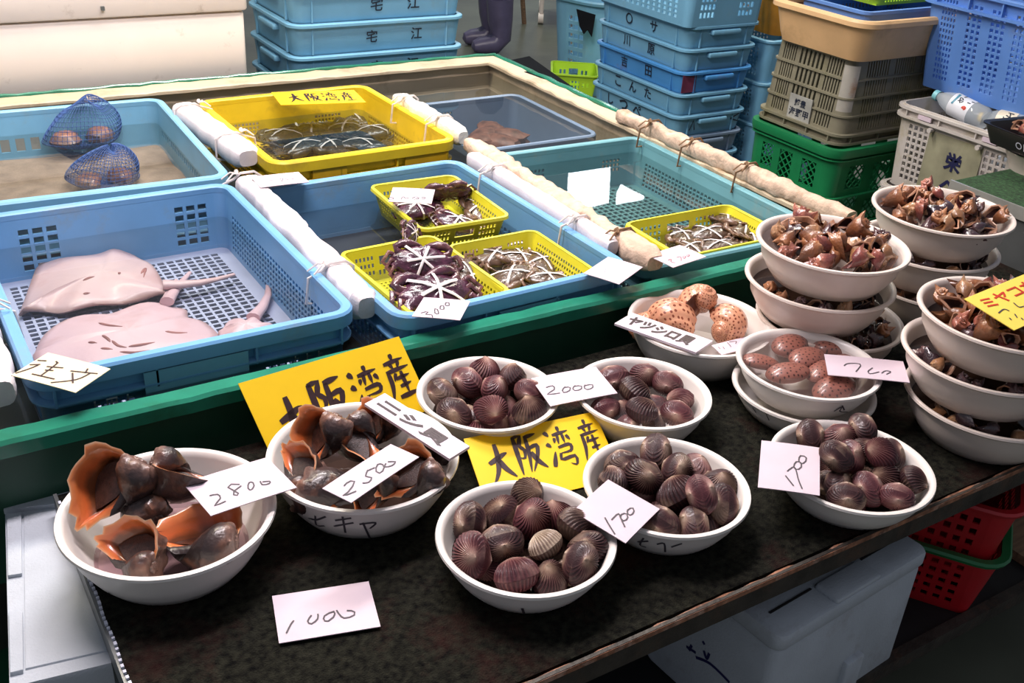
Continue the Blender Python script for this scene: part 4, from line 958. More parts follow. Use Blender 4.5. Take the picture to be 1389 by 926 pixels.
g = 'big orange-mouthed whelks at the left'
def whelk(i, u, v, h, mouth, apex, size, label, grp=g):
    y = cv(*mouth).normalized(); z = cv(*apex); z = (z - y * z.dot(y)).normalized(); x = y.cross(z); a = R_(24)
    return place(WK[i], 'whelk', P(u, v, h + .008), eul(y * math.cos(a) - x * math.sin(a), z), size * 1.06, label, grp)
whelk(0, 146, 668, .094, (-.15, .25, 1.0), (.45, .9, -.3), .125, 'whelk at the bowl left, wide orange mouth facing the viewer')
whelk(1, 186, 690, .060, (.2, -.3, -.6), (.5, -.4, .5), .085, 'knobbly dark whelk in the middle of the left bowl')
whelk(0, 258, 652, .085, (.45, .9, .25), (-.9, .2, .4), .120, 'dark whelk at the bowl back with upward orange mouth')
whelk(2, 176, 744, .062, (-.35, .45, .9), (.9, -.15, .1), .110, 'whelk at the bowl front left, orange mouth tilted up')
whelk(2, 262, 732, .058, (-.05, .95, .25), (.95, .1, -.1), .135, 'largest blackish whelk with narrow orange mouth on top')
g = 'whelks in the katakana-marked bowl'
whelk(0, 432, 600, .090, (-.55, .25, .8), (.2, .95, .1), .105, 'whelk with spire raised highest behind the 2500 card', g)
whelk(2, 405, 632, .075, (-.5, .5, .8), (.6, -.5, .2), .100, 'whelk with orange mouth at the marked bowl left', g)
whelk(0, 490, 605, .075, (.3, .6, .7), (-.6, .5, -.3), .105, 'red-mouthed whelk behind the upper edge of 2500 card', g)
whelk(1, 508, 582, .062, (-.4, .4, .8), (.5, .8, -.3), .090, 'red-brown whelk at the back under the white name plate', g)
whelk(0, 552, 650, .075, (-.2, .4, .9), (.7, .5, -.2), .105, 'whelk with pale orange folded mouth at the bowl right front', g)
whelk(1, 446, 667, .065, (.2, -.2, -.9), (-.6, .3, .6), .095, 'dark whelk at the marked bowl front left', g)
whelk(1, 500, 674, .055, (.3, .1, .8), (.3, .8, .2), .085, 'brown whelk under the near edge of 2500 card', g)
whelk(2, 572, 622, .060, (.2, -.3, .6), (.6, .6, .1), .09, 'dark whelk below the end of the white name plate', g)

g = 'spotted tun shells'
def tun(u, v, h, mouth, apex, size, label): return place(TUN, 'tun_shell', P(u, v, h), eul(cv(*mouth), cv(*apex)), size, label, g)
tun(940, 416, .088, (.5, -.5, .5), (-.35, .8, -.2), .118, 'spotted orange tun shell at the back, highest')
tun(912, 432, .078, (.3, -.6, -.6), (-.45, .85, .25), .125, 'spotted tun shell at the left with raised spire')
tun(990, 436, .070, (-.5, -.6, -.5), (-.75, -.45, .4), .122, 'spotted tun shell alone at the bowl right')
tun(880, 440, .055, (.2, -.6, -.5), (-.7, .5, .3), .09, 'pink banded tun shell half hidden by the name plate')
bowl_water('tun', .42, 'shallow cloudy water under the tun shells', .72)

rnd = random.Random(21)
for i, (u, v, rz, sz, hh) in enumerate(((1030, 492, -40, .070, .082), (1071, 470, 15, .088, .080), (1130, 474, -25, .085, .076), (1094, 487, 5, .080, .090), (1067, 507, -20, .080, .084), (1112, 505, 30, .072, .084), (1130, 528, 0, .085, .078), (1145, 500, 40, .078, .074))):
    place(OVAL, 'speckled_clam', P(u, v, hh), (R_(rnd.uniform(-12, 12)), R_(rnd.uniform(-12, 12)), R_(rz)), sz * 1.12,
          ['speckled brown oval clam breaking the water at the bowl left', 'long speckled brown clam at the back of the 700 bowl', 'speckled brown clam at the back behind the 700 card', 'uppermost speckled brown clam in the middle of the 700 bowl',
           'speckled brown clam at the front left of the 700 bowl', 'speckled brown clam touching the left end of 700 card', 'flat speckled brown clam at the front rim of 700 bowl', 'speckled brown clam covered by the 700 card'][i], 'speckled brown clams')
    PROTO_DUMMY = None
bowl_water('700', .80, 'clear water over the speckled brown clams', .72)

def murex_bowl(key, n, seed, size, label, group, heap=.018, front=False, extra=()):
    rnd = random.Random(seed); o, bc, R, H = BOWLS[key]; pts = []
    for (u, v, dh) in extra: pts.append(P(u, v, bc.z + H - M + dh))
    for i in range(n):
        if front:
            a = R_(-yw * 0) + rnd.uniform(PI * .82, PI * 1.92); q = R * rnd.uniform(.62, .88)
        else:
            a = i * 2.399; q = R * .86 * math.sqrt((i + .5) / n)
        z = bc.z + H - .024 + (heap * (1 - (q / R) ** 2) * 1.2 if not front else -.014) + rnd.uniform(-.008, .008)
        pts.append(Vector((bc.x + q * math.cos(a), bc.y + q * math.sin(a), z)))
    pts = relax(pts, size * .30, bc, key, it=30, zmin=.03, slack=-.010)
    for i, p in enumerate(pts):
        k = rnd.choice([0, 0, 1, 3, 4, 2] if not front else [2, 2, 0, 3, 2])
        m_ = Vector((rnd.uniform(-1, 1), rnd.uniform(-1, 1), rnd.uniform(-.3, 1))); a_ = Vector((rnd.uniform(-1, 1), rnd.uniform(-1, 1), rnd.uniform(-.5, 1)))
        place(MX[k], 'spiny_whelk', p, eul(m_, a_), size * rnd.uniform(.8, 1.2), ['orange-brown ', 'reddish ', 'blackish ', 'tan ', 'wine-red '][k] + label, group)
murex_bowl('A2', 50, 31, .064, 'small spiny whelk in the top bowl beside the tank corner', 'small whelks, tank corner stack, top bowl')
murex_bowl('B2', 46, 32, .064, 'small spiny whelk in the top bowl of the rearmost stack', 'small whelks, rearmost stack, top bowl')
murex_bowl('C2', 46, 33, .068, 'small spiny whelk in the top bowl under the red-lettered card', 'small whelks, red-lettered card stack, top bowl')
for k_, nm in (('A', 'beside the tank corner'), ('B', 'of the rearmost stack'), ('C', 'of the red-lettered card stack')):
    for q in (0, 1): murex_bowl(k_ + str(q), 22, 40 + q + ord(k_), .055, 'small whelk in the ' + ['bottom', 'middle'][q] + ' bowl ' + nm, 'small whelks, ' + ['bottom', 'middle'][q] + ' bowl ' + nm, front=True)
bowl_water('A2', .84, 'dark water among the whelks, bowl beside the tank corner'); bowl_water('B2', .86, 'dark water among the whelks, rearmost top bowl')
bowl_water('C2', .55, 'dark sheet added low in the bowl under the red-lettered card', m=BROWNW)  # dry bowl: an added dark sheet covers the pale floor
for k_, nm in (('A', 'beside the tank corner'), ('B', 'of the rearmost stack'), ('C', 'of the red-lettered card stack')):
    for q in (0, 1): bowl_water(k_ + str(q), .62, 'dark sheet added in the ' + ['bottom', 'middle'][q] + ' bowl ' + nm, m=BROWNW)  # dark sheets added so no white bowl floor shows between the whelks
bowl_water('b1', .16, 'thin pink water under the big whelks at the left', m=PINKW); bowl_water('sek', .22, 'thin dark water under the whelks of the marked bowl', m=BROWNW)
for k_, f_, nm in (('front', .42, 'nearest'), ('908', .42, 'pen-marked'), ('665', .30, 'rear left'), ('1170', .30, 'heaped')): bowl_water(k_, f_, 'thin brown water under the clams of the %s bowl' % nm, m=BROWNW)

# ------------------------------------------------------------------ cards and signs
def card(name, label, quad, hs, m, thick=.0014, cat='sign', group=None, bend=.0):
    """a real rectangle of card: corners TL TR BR BL as pixels with heights above the mat (BR follows)"""
    TL, TR, BL = P(*quad[0], hs[0]), P(*quad[1], hs[1]), P(*quad[2], hs[2])
    ex = TR - TL; ey = BL - TL; ey = ey - ex * (.55 * ey.dot(ex) / ex.dot(ex))    # square up most of the skew
    n = ey.cross(ex).normalized()
    if n.z < 0: n = -n
    c = TL + (ex + ey) * .5; mb = MB(); K = 8; rings = []
    for i in range(K + 1):
        f = i / K; o_ = n * (bend * (1 - (2 * f - 1) ** 2))
        a, b = TL + ex * f - c + o_, TL + ex * f + ey - c + o_
        rings.append([a, b, b - n * thick, a - n * thick])
    mb.loft(rings, True, True); o = mb.build(name, m, smooth=0); o.location = c
    tag(o, label, cat, group); o['_'] = 0; del o['_']
    return o, c, ex, -ey, n
GT = 'white price cards'
def price(label, quad, hs, strokes=None, wd=.0024, m=PAPER, ink=PEN, bend=.0008, group=GT):
    o, c, ex, ey, n = card('price_card', label, quad, hs, m, group=group, bend=bend, cat='price card')
    if strokes: ink_px([o], strokes, wd, ink, o)
    return o, c, ex, ey, n
price('white price card reading 2800 on the left whelk bowl', [(248, 655), (362, 620), (290, 698)], (.116, .112, .116),
      crop(60, 590, 3.703, [[(830, 305), (870, 298), (885, 318), (855, 355), (912, 332)], [(982, 248), (935, 248), (925, 268), (968, 285), (975, 300), (955, 303), (950, 285), (990, 255)], [(1030, 238), (1022, 262), (1036, 277), (1054, 258), (1046, 236), (1028, 240)], [(1085, 232), (1096, 250), (1130, 244), (1132, 232), (1095, 236)]]))
price('white price card reading 2500 on the katakana-marked bowl', [(437, 662), (530, 602), (483, 677)], (.128, .140, .128),
      crop(320, 450, 3.194, [[(468, 668), (490, 648), (515, 650), (490, 690), (463, 712), (522, 690)], [(572, 598), (562, 625), (588, 632), (575, 652), (548, 655)], [(570, 602), (602, 588)], [(615, 573), (605, 600), (625, 612), (642, 590), (632, 572), (613, 575)], [(650, 570), (645, 585), (675, 580), (692, 563), (658, 563)]]))
price('white price card reading 2000 bridging two clam bowls', [(720, 513), (808, 497), (740, 552)], (.079, .079, .079),
      crop(560, 460, 3.23, [[(583, 212), (612, 204), (620, 220), (588, 242), (645, 236)], [(668, 208), (655, 222), (662, 234), (686, 226), (688, 210), (664, 212)], [(712, 203), (700, 215), (712, 226), (738, 218), (736, 204), (708, 207)], [(755, 200), (750, 212), (765, 221), (788, 212), (784, 198), (753, 204)]]))
price('tilted white price card reading 1700 between two front bowls', [(777, 693), (825, 650), (845, 740)], (.087, .090, .082),
      crop(580, 560, 3.087, [[(742, 438), (760, 470), (784, 508)], [(770, 448), (798, 422), (808, 440), (826, 478)], [(812, 424), (808, 440), (822, 452), (838, 440), (830, 420), (811, 426)], [(838, 405), (836, 420), (850, 428), (864, 414), (856, 396), (836, 408)]]))
price('white price card reading 1700 on the heaped clam bowl', [(1033, 597), (1112, 607), (1024, 660)], (.090, .095, .080),
      crop(1000, 420, 2.987, [[(195, 672), (228, 714)], [(202, 655), (232, 638), (248, 690), (263, 726)], [(240, 615), (228, 632), (238, 648), (258, 640), (258, 618), (238, 616)], [(258, 590), (248, 606), (258, 624), (276, 616), (278, 596), (256, 592)]]))
price('white price card reading 700 over the speckled clams', [(1118, 480), (1225, 490), (1122, 508)], (.112, .118, .112),
      crop(1000, 420, 2.987, [[(432, 228), (450, 218), (500, 222), (480, 252)], [(548, 236), (530, 250), (540, 260), (575, 252)], [(585, 258), (600, 248), (622, 252), (604, 262)]]))
price('pink-white price card reading 1000 lying on the black mat', [(369, 808), (500, 788), (379, 872)], (.006, .006, .006),
      crop(350, 770, 5.938, [[(288, 425), (262, 460), (228, 528)], [(430, 382), (400, 430), (430, 452), (480, 412), (482, 372)], [(615, 350), (545, 378), (528, 415), (560, 432), (618, 385), (608, 350)], [(632, 342), (662, 385), (700, 406), (772, 384), (772, 350), (715, 345)]]), bend=.0)
price('cream order card with two brushed kanji on the ray crate', [(65, 478), (150, 500), (12, 508)], (.150, .148, .150),
      crop(20, 300, 4.209, [[(130, 795), (182, 798)], [(85, 820), (147, 818)], [(5, 868), (75, 846), (135, 822)], [(235, 800), (248, 812)], [(182, 830), (278, 838)], [(243, 812), (200, 846), (150, 882)], [(172, 850), (222, 853)], [(98, 872), (228, 902)], [(418, 842), (402, 868)], [(318, 855), (474, 871)], [(432, 868), (350, 905), (205, 922)], [(330, 866), (332, 925)]]), .0032, m=CREAMP, ink=INK, group=None)
price('white price card reading 3000 on the crab crate front', [(575, 403), (638, 408), (548, 428)], (.142, .142, .142),
      crop(440, 290, 3.655, [[(478, 492), (515, 484), (502, 500), (532, 500), (535, 516), (518, 518)], [(548, 470), (548, 492), (566, 496), (560, 474), (546, 472)], [(576, 456), (574, 472), (592, 474), (590, 456), (575, 458)], [(602, 440), (600, 454), (618, 455), (616, 440), (602, 442)]]))
price('faint white price card on the crab crate right corner', [(825, 348), (872, 362), (790, 370)], (.142, .142, .142),
      crop(640, 190, 4.408, [[(780, 775), (800, 768), (790, 800)], [(830, 785), (850, 780), (845, 810)], [(870, 775), (890, 770)]]), .0010, ink=mat('faint_ink', (.45, .36, .40), .6, .1))
price('white price card reading 2700 in red on the sea-green crate', [(922, 332), (958, 348), (875, 345)], (.140, .140, .140),
      crop(840, 250, 5.788, [[(382, 598), (408, 588), (406, 610), (442, 616)], [(450, 575), (482, 570), (486, 602)], [(498, 568), (508, 584), (522, 566), (502, 564)], [(530, 556), (538, 570), (552, 556), (534, 552)]]), .0014, ink=mat('dark_red_ink', (.28, .03, .05), .6, .1))
price('white price card lying on crabs in the rear basket', [(533, 254), (590, 257), (521, 273)], (.148, .146, .142),
      crop(480, 220, 5.788, [[(272, 278), (300, 276), (312, 288), (276, 292)], [(372, 292), (385, 270), (405, 284), (432, 282)], [(458, 284), (485, 272), (512, 284), (470, 292)], [(530, 275), (562, 278), (548, 290), (528, 284)]]), .0018)
price('white price card on the crab crate rear left corner', [(340, 240), (405, 233), (355, 254)], (.150, .150, .150),
      crop(220, 60, 3.086, [[(445, 572), (470, 568)], [(490, 566), (505, 562), (500, 575)], [(515, 564), (530, 568)], [(538, 562), (556, 566)]]), .0014)
price('pinkish wet price card inside the tun shell bowl', [(965, 468), (1020, 455), (975, 482)], (.062, .062, .062), crop(830, 380, 5.788, [[(835, 525), (850, 540)], [(870, 522), (885, 542)], [(905, 490), (925, 510), (935, 525)], [(920, 485), (975, 480), (970, 500)]]), .0014)

BRUSH = {
 '大': [([(12, 48), (45, 40), (70, 33), (88, 30)], 12), ([(52, 4), (50, 38), (34, 72), (6, 97)], 12), ([(50, 42), (66, 66), (96, 90)], 13)],
 '阪': [([(12, 10), (40, 8), (28, 30), (41, 42), (34, 60), (20, 58)], 9), ([(15, 8), (13, 55), (10, 97)], 10), ([(52, 14), (96, 9)], 9), ([(57, 14), (53, 50), (40, 94)], 9), ([(60, 40), (88, 37), (76, 64), (48, 94)], 9), ([(60, 50), (76, 74), (99, 92)], 11)],
 '湾': [([(8, 8), (20, 20)], 10), ([(3, 36), (16, 46)], 10), ([(4, 92), (12, 78), (24, 58)], 10), ([(62, 0), (62, 14)], 8), ([(34, 19), (96, 14)], 8), ([(52, 19), (47, 42)], 7), ([(70, 18), (70, 42)], 7), ([(38, 26), (33, 38)], 7), ([(84, 24), (93, 37)], 8), ([(40, 50), (84, 47), (82, 62), (42, 64)], 8), ([(42, 64), (38, 79), (88, 76), (84, 96), (64, 91)], 8)],
 '産': [([(50, 0), (50, 14)], 8), ([(18, 19), (84, 14)], 8), ([(36, 20), (43, 31)], 7), ([(66, 18), (57, 31)], 7), ([(16, 37), (92, 32)], 8), ([(22, 37), (19, 66), (4, 97)], 9), ([(44, 42), (32, 58)], 7), ([(38, 54), (84, 50)], 7), ([(42, 71), (80, 67)], 7), ([(28, 93), (97, 88)], 9), ([(61, 40), (61, 90)], 8)]}
def brush_text(o, c, ex, ey, n, chars, boxes):
    """brush strokes in card coordinates; boxes = (u, v, du, dv) of each character, v up from the bottom edge"""
    mb = MB(); O = c - (ex + ey) * .5; s = ex.length
    for ch, (u, v, du, dv) in zip(chars, boxes):
        for st, wd in BRUSH[ch]:
            pts = [O + ex * (u + du * q.x / 100) + ey * (v + dv * (1 - q.y / 100)) for q in resample(st, 11)]
            ribbon(mb, [p - c for p in pts], [n] * len(pts), 1.45 * wd / 100 * du * s, True)
    mb.build('lettering', INK, o, smooth=0)
GY = 'yellow origin signs'
def sign(label, quad, hs, boxes):
    o, c, ex, ey, n = card('origin_sign', label, quad, hs, YELP, .002, 'sign', GY); brush_text(o, c, ex, ey, n, '大阪湾産', boxes); return o
sign('largest yellow sign with four brushed kanji behind the whelk bowl', [(323, 520), (541, 456), (385, 624)], (.118, .122, .004), [(.10, .10, .20, .62), (.32, .18, .23, .62), (.58, .20, .20, .58), (.79, .22, .20, .60)])
sign('yellow sign with four brushed kanji between the clam bowls', [(629, 595), (806, 558), (652, 694)], (.056, .056, .003), [(.09, .28, .19, .58), (.30, .32, .21, .60), (.55, .30, .20, .60), (.79, .32, .19, .60)])
sign('yellow sign with four brushed kanji on the yellow crate', [(368, 125), (480, 122), (388, 142)], (.150, .150, .148), [(.13, .15, .18, .7), (.34, .15, .18, .7), (.55, .15, .18, .7), (.76, .15, .18, .7)])

# katakana name plates of white foam board
def plate(label, quad, h, body, hgt, wd, tail):
    o, c, ex, ey, n = card('name_plate', label, quad, (h, h, h), mat('white_board', (.70, .60, .67), .5, .03), .005, 'sign', 'white katakana name plates')
    mb = MB(); text_on(mb, body, ex * -.04, ex, ey, ey.length * hgt, .045, .0008, width=ex.length * wd); mb.build('lettering', INK, o, smooth=0)
    if tail: ink_px([o], tail, .0045, INK, o, brush=True)
plate('white plate lettered in katakana lying over the whelk bowl rim', [(522, 533), (637, 605), (497, 549)], .124, 'ニシ貝', .58, .78, None)
plate('long white plate lettered in katakana on the tun shell bowl', [(858, 424), (967, 462), (830, 437)], .093, 'ヤツシロ貝', .62, .80, None)
o, c, ex, ey, n = card('origin_sign', 'yellow card with red katakana on the whelk stack', [(1308, 405), (1408, 364), (1375, 448)], (.312, .322, .298), mat('pale_yellow_card', (.88, .66, .10), .5, .04), .0015, 'sign')
mb = MB(); text_on(mb, 'ミヤコボ貝', ey * .22, ex, ey, ey.length * .30, .02, .0008, width=ex.length * .85); mb.build('lettering', REDINK, o, smooth=0)
ink_px([o], crop(1000, 230, 3.43, [[(1215, 668), (1240, 650), (1265, 658)], [(1285, 620), (1310, 640), (1334, 636)], [(1265, 690), (1275, 700)], [(1290, 672), (1302, 690)], [(1320, 690), (1330, 700)]]), .0026, PEN, o, name='lettering')

# pen marks on the bowls
def mark(key, strokes, wd=.0035): ink_px([BOWLS[key][0]], strokes, wd, PEN, BOWLS[key][0], 'pen_mark')
mark('sek', crop(320, 450, 3.194, [[(315, 805), (350, 812), (390, 798)], [(345, 795), (350, 835), (385, 838)], [(430, 815), (500, 805)], [(425, 840), (510, 825)], [(462, 798), (475, 868)], [(535, 832), (605, 825), (580, 850)], [(550, 825), (580, 890)]]))
mark('b1', crop(60, 590, 3.703, [[(240, 740), (275, 785), (310, 812)], [(270, 790), (330, 790)]]), .003)
mark('front', crop(580, 560, 3.087, [[(396, 815), (404, 838)]]), .004)
mark('908', crop(580, 560, 3.087, [[(880, 538), (925, 535)], [(905, 522), (890, 550), (915, 560)], [(960, 548), (990, 545), (995, 580)], [(1020, 560), (1065, 545)]]), .003)
mark('700', crop(820, 370, 3.23, [[(1005, 605), (1040, 585), (1030, 605), (1065, 608)], [(1040, 580), (1050, 600)]]), .003)
mark('700l', crop(820, 370, 3.23, [[(650, 590), (665, 612)], [(708, 615), (722, 645)]]), .002)

# ------------------------------------------------------------------ stacked fish crates behind the tank
def stack_crate(name, label, cx, cy, z0, Lx, Ly, H, m, group, handles='x', texts=(), perfd=False, tint=None):
    t = thing(name, label, 'crate', (cx, cy, z0), group=group); hh = H + .004
    mb = MB()
    if perfd:
        w_ = [G(.06, .94, 14, .12, .80, 7, .55, .6)]; walls(mb, Lx - .02, Ly - .02, hh, .04, .012, .005, {'l': w_, 'r': w_, 'f': [G(.08, .32, 4, .15, .8, 4), G(.68, .92, 4, .15, .8, 4)], 'b': w_})
        mb.box((0, 0, .003), (Lx - .06, Ly - .06, .006)); mb.build('body', m, t)
    else:
        mb.loft([rr(Lx - .075, Ly - .075, .03, .004), rr(Lx - .055, Ly - .055, .035, 0), rr(Lx - .045, Ly - .045, .04, .012), rr(Lx - .024, Ly - .024, .045, hh - .012), rr(Lx - .024, Ly - .024, .045, hh - .003), rr(Lx - .036, Ly - .036, .04, hh - .003), rr(Lx - .055, Ly - .055, .035, .012), rr(.02, .02, .008, .012)], True, True)
        mb.build('body', m, t)
        for sx in (-1, 1):
            for sy in (-1, 1):
                mb = MB(); mb.box((sx * (Lx / 2 - .085), sy * (Ly / 2 - .015), hh * .5), (.005, .008, hh * .86)); mb.build('rib', m, t, smooth=0)
                mb = MB(); mb.box((sx * (Lx / 2 - .015), sy * (Ly / 2 - .085), hh * .5), (.008, .005, hh * .86)); mb.build('rib', m, t, smooth=0)
        for s in (-1, 1):
            mb = MB()
            if handles == 'x': rbox(mb, .16, .030, .020, .006, hh * .60, .004, 0, s * (Ly / 2 - .008))
            else: rbox(mb, .030, .16, .020, .006, hh * .60, .004, s * (Lx / 2 - .008), 0)
            mb.build('handle', m, t)
    mb = MB(); ring_profile(mb, Lx - .024, Ly - .024, .045, [(0, hh - .014), (.012, hh - .012), (.012, hh - .003), (.008, hh), (-.008, hh), (-.010, hh - .004), (-.004, hh - .008)]); mb.build('rim', m, t)
    for (face, body, pos, hgt, wd, mt) in texts:
        for ch, p_ in zip(body, pos):
            mb = MB()
            if face == 'f': text_on(mb, ch, (p_, -Ly / 2 + .0155, hh * .52), (1, 0, 0), (0, -.11, 1), hgt, .012, .0015)
            else: text_on(mb, ch, (-Lx / 2 + .0155, -p_, hh * .52), (0, -1, 0), (-.11, 0, 1), hgt, .012, .0015)
            mb.build('lettering', mt, t, smooth=0)
    return t
gl = 'blue fish crates stacked left'
for k in range(7):
    z = M + .237 - .114 * (k + 0) if k else M + .237
    nm = ['topmost visible blue crate of the left stack, lettered in kanji', 'second blue crate of the left stack, smaller brushed kanji', 'third blue crate of the left stack, kanji cut by tank rim'] + ['blue crate low in the left stack, hidden behind the tank'] * 4
    stack_crate('fish_crate', nm[k], 1.71, 3.78, max(0.0, M + .237 - .114 * k) if k < 6 else 0.0, .715, .48, .114, BLUE3, gl, 'y', [('f', '宅江', ((-.02, .13) if k != 1 else (-.04, .145))[:2], .050 if k != 1 else .046, 0, PRINT)]) if M + .237 - .114 * k > -.02 else None
gr = 'blue fish crates stacked right'
RX, RY, RLX, RLY, RP = 3.0, 3.314, .43, .655, .096
tx = ['○サ', '川原', '吉田', 'こんた', 'しっぺ']
cols = [BLUE3, BLUE3, mat('deep_blue_plastic', (.07, .28, .62), .4, .08, 5, dirt=(.2, .1, .2), dirt_amt=.2), BLUE3, BLUE3, SLATE, BLUE3, BLUE3]
nm = ['blue crate of the right stack lettered with circle and katakana', 'blue crate of the right stack with two kanji, second lettered', 'deeper blue crate of the right stack with purple stained end', 'blue crate of the right stack lettered in three hiragana', 'blue crate of the right stack with triangle mark, above the tank rim', 'lowest visible grey-blue crate of the right stack', 'blue crate hidden low in the right stack', 'blue crate hidden low in the right stack']
z = M + .183 - RP
k = 0
while z > -.01:
    pos = (-.09, .085) if k != 3 else (-.12, -.01, .10)
    if k == 4: pos = (-.16, -.06, .04)
    t = stack_crate('fish_crate', nm[min(k, 7)], RX + RLX / 2, RY + RLY / 2, z, RLX, RLY, RP, cols[min(k, 7)], gr, 'x', [('l', tx[k], pos, .048, 0, PRINT)] if k < 5 else [])
    if k == 2:
        mb = MB(); mb.box((-RLX / 2 + .055, -RLY / 2 + .0135, RP * .52), (.075, .003, RP * .80)); mb.build('stain_patch', mat('maroon_stain', (.16, .03, .07), .5, .2), t, smooth=0)
    if k == 4:
        mb = MB()
        for q in ([(.12, .06), (.17, .08), (.165, .045), (.12, .06)], [(-.12, .03), (-.10, .075), (-.09, .03)]):
            ribbon(mb, [Vector((a, -RLY / 2 + .0140, b)) for a, b in q], [Vector((0, -1, 0))] * len(q), .006)
        mb.build('pen_mark', PRINT, t, smooth=0)
    z -= RP; k += 1
t = stack_crate('fish_crate', 'perforated blue crate on top of the right stack', RX + RLX / 2 - .02, RY + RLY / 2 - .01, M + .185, RLX + .03, RLY + .02, .20, BLUE3, gr, perfd=True)
for k in range(4):
    stack_crate('fish_crate', ['perforated blue crate behind the right stack, under orange tub', 'second perforated blue crate behind the right stack', 'third perforated blue crate behind the right stack', 'perforated blue crate low behind the right stack'][k], 3.72, 3.52, M + .09 - .19 * (k + 1) + .0, .46, .40, .19, BLUE3, 'perforated blue crates behind the right stack', perfd=True)
mb = MB(); mb.loft([rr(.26, .26, .05, 0), rr(.33, .33, .06, .16), rr(.36, .36, .07, .17), rr(.36, .36, .07, .18), rr(.32, .32, .06, .175), rr(.25, .25, .05, .01), rr(.02, .02, .005, .01)], True, True)
o = mb.build('orange_tub', mat('orange_plastic', (.75, .30, .03), .4, .1)); o.location = (3.72, 3.52, M + .096); tag(o, 'orange tub standing on perforated crates behind the right stack', 'tub')

# ------------------------------------------------------------------ grey and green harvest crates with the beige tub
def lattice(mb, A, B, D, nrm, n=6, wd=.004, t=.004):
    """diagonal bars filling the window with corner A and sides AB, AD"""
    A, B, D = Vector(A), Vector(B), Vector(D); U, V = B - A, D - A; w_, h_ = U.length, V.length; U.normalize(); V.normalize(); N_ = Vector(nrm)
    for s in (1, -1):
        stp = (w_ + h_) / n
        for i in range(1, n):
            c = i * stp
            if s == 1: p, q = ((min(c, w_), max(0, c - w_)), (max(0, c - h_), min(c, h_)))
            else: p, q = ((w_ - min(c, w_), max(0, c - w_)), (w_ - max(0, c - h_), min(c, h_)))
            a = A + U * p[0] + V * p[1]; b = A + U * q[0] + V * q[1]; d = (b - a)
            if d.length < .004: continue
            sd = N_.cross(d.normalized()) * wd / 2
            mb.add([a - sd, a + sd, b + sd, b - sd, a - sd + N_ * t, a + sd + N_ * t, b + sd + N_ * t, b - sd + N_ * t], [(3, 2, 1, 0), (4, 5, 6, 7), (0, 1, 5, 4), (2, 3, 7, 6), (1, 2, 6, 5), (0, 4, 7, 3)])
HX0, HX1, HY0, HY1 = 2.80, 3.33, 2.275, 2.66
cx, cy, Lx, Ly = (HX0 + HX1) / 2, (HY0 + HY1) / 2, HX1 - HX0, HY1 - HY0
def green_crate(label, z0, H):
    t = thing('green_crate', label, 'crate', (cx - .01, cy - .01, z0), group='green lattice crates'); lx, ly = Lx + .03, Ly + .03
    wl = [(.08, .26, 1, .96, .52, .80, 1, .96), (.36, .56, 1, .96, .42, .80, 1, .96), (.70, .92, 1, .96, .50, .80, 1, .96), (.08, .26, 1, .96, .12, .42, 1, .96), (.36, .56, 1, .96, .10, .34, 1, .96), (.70, .92, 1, .96, .12, .42, 1, .96)]
    mb = MB(); walls(mb, lx, ly, H - .004, .05, .014, .006, {k_: wl for k_ in 'lrfb'}); mb.box((0, 0, .004), (lx - .04, ly - .04, .006)); body = mb.build('body', KGREEN, t)
    for fc in 'lf':
        for (u0, u1, _, _, v0, v1, _, _) in wl:
            b = MB()
            if fc == 'f': a0, a1 = -lx / 2 + .05 + u0 * (lx - .1), -lx / 2 + .05 + u1 * (lx - .1); lattice(b, (a0, -ly / 2 + .008, v0 * H), (a1, -ly / 2 + .008, v0 * H), (a0, -ly / 2 + .004, v1 * H), (0, 1, 0))
            else: a0, a1 = ly / 2 - .05 - u0 * (ly - .1), ly / 2 - .05 - u1 * (ly - .1); lattice(b, (-lx / 2 + .008, a0, v0 * H), (-lx / 2 + .008, a1, v0 * H), (-lx / 2 + .004, a0, v1 * H), (1, 0, 0))
            b.build('lattice', KGREEN, body, smooth=0)
    for z_ in (.10, .45, .88):
        mb = MB(); ring_profile(mb, lx, ly, .05, [(-.002, H * z_ - .004), (.010, H * z_ - .004), (.010, H * z_), (-.002, H * z_)]); mb.build('flange', KGREEN, t)
    mb = MB(); ring_profile(mb, lx, ly, .05, [(-.008, H - .012), (-.008, H), (.014, H), (.016, H - .012), (.012, H - .03), (.008, H - .012)]); mb.build('rim', KGREEN, t)
    return t
green_crate('upper green lattice crate beneath the upturned grey crate', M - .30, .318); green_crate('green lattice crate on the floor under another green crate', 0.0, .316)
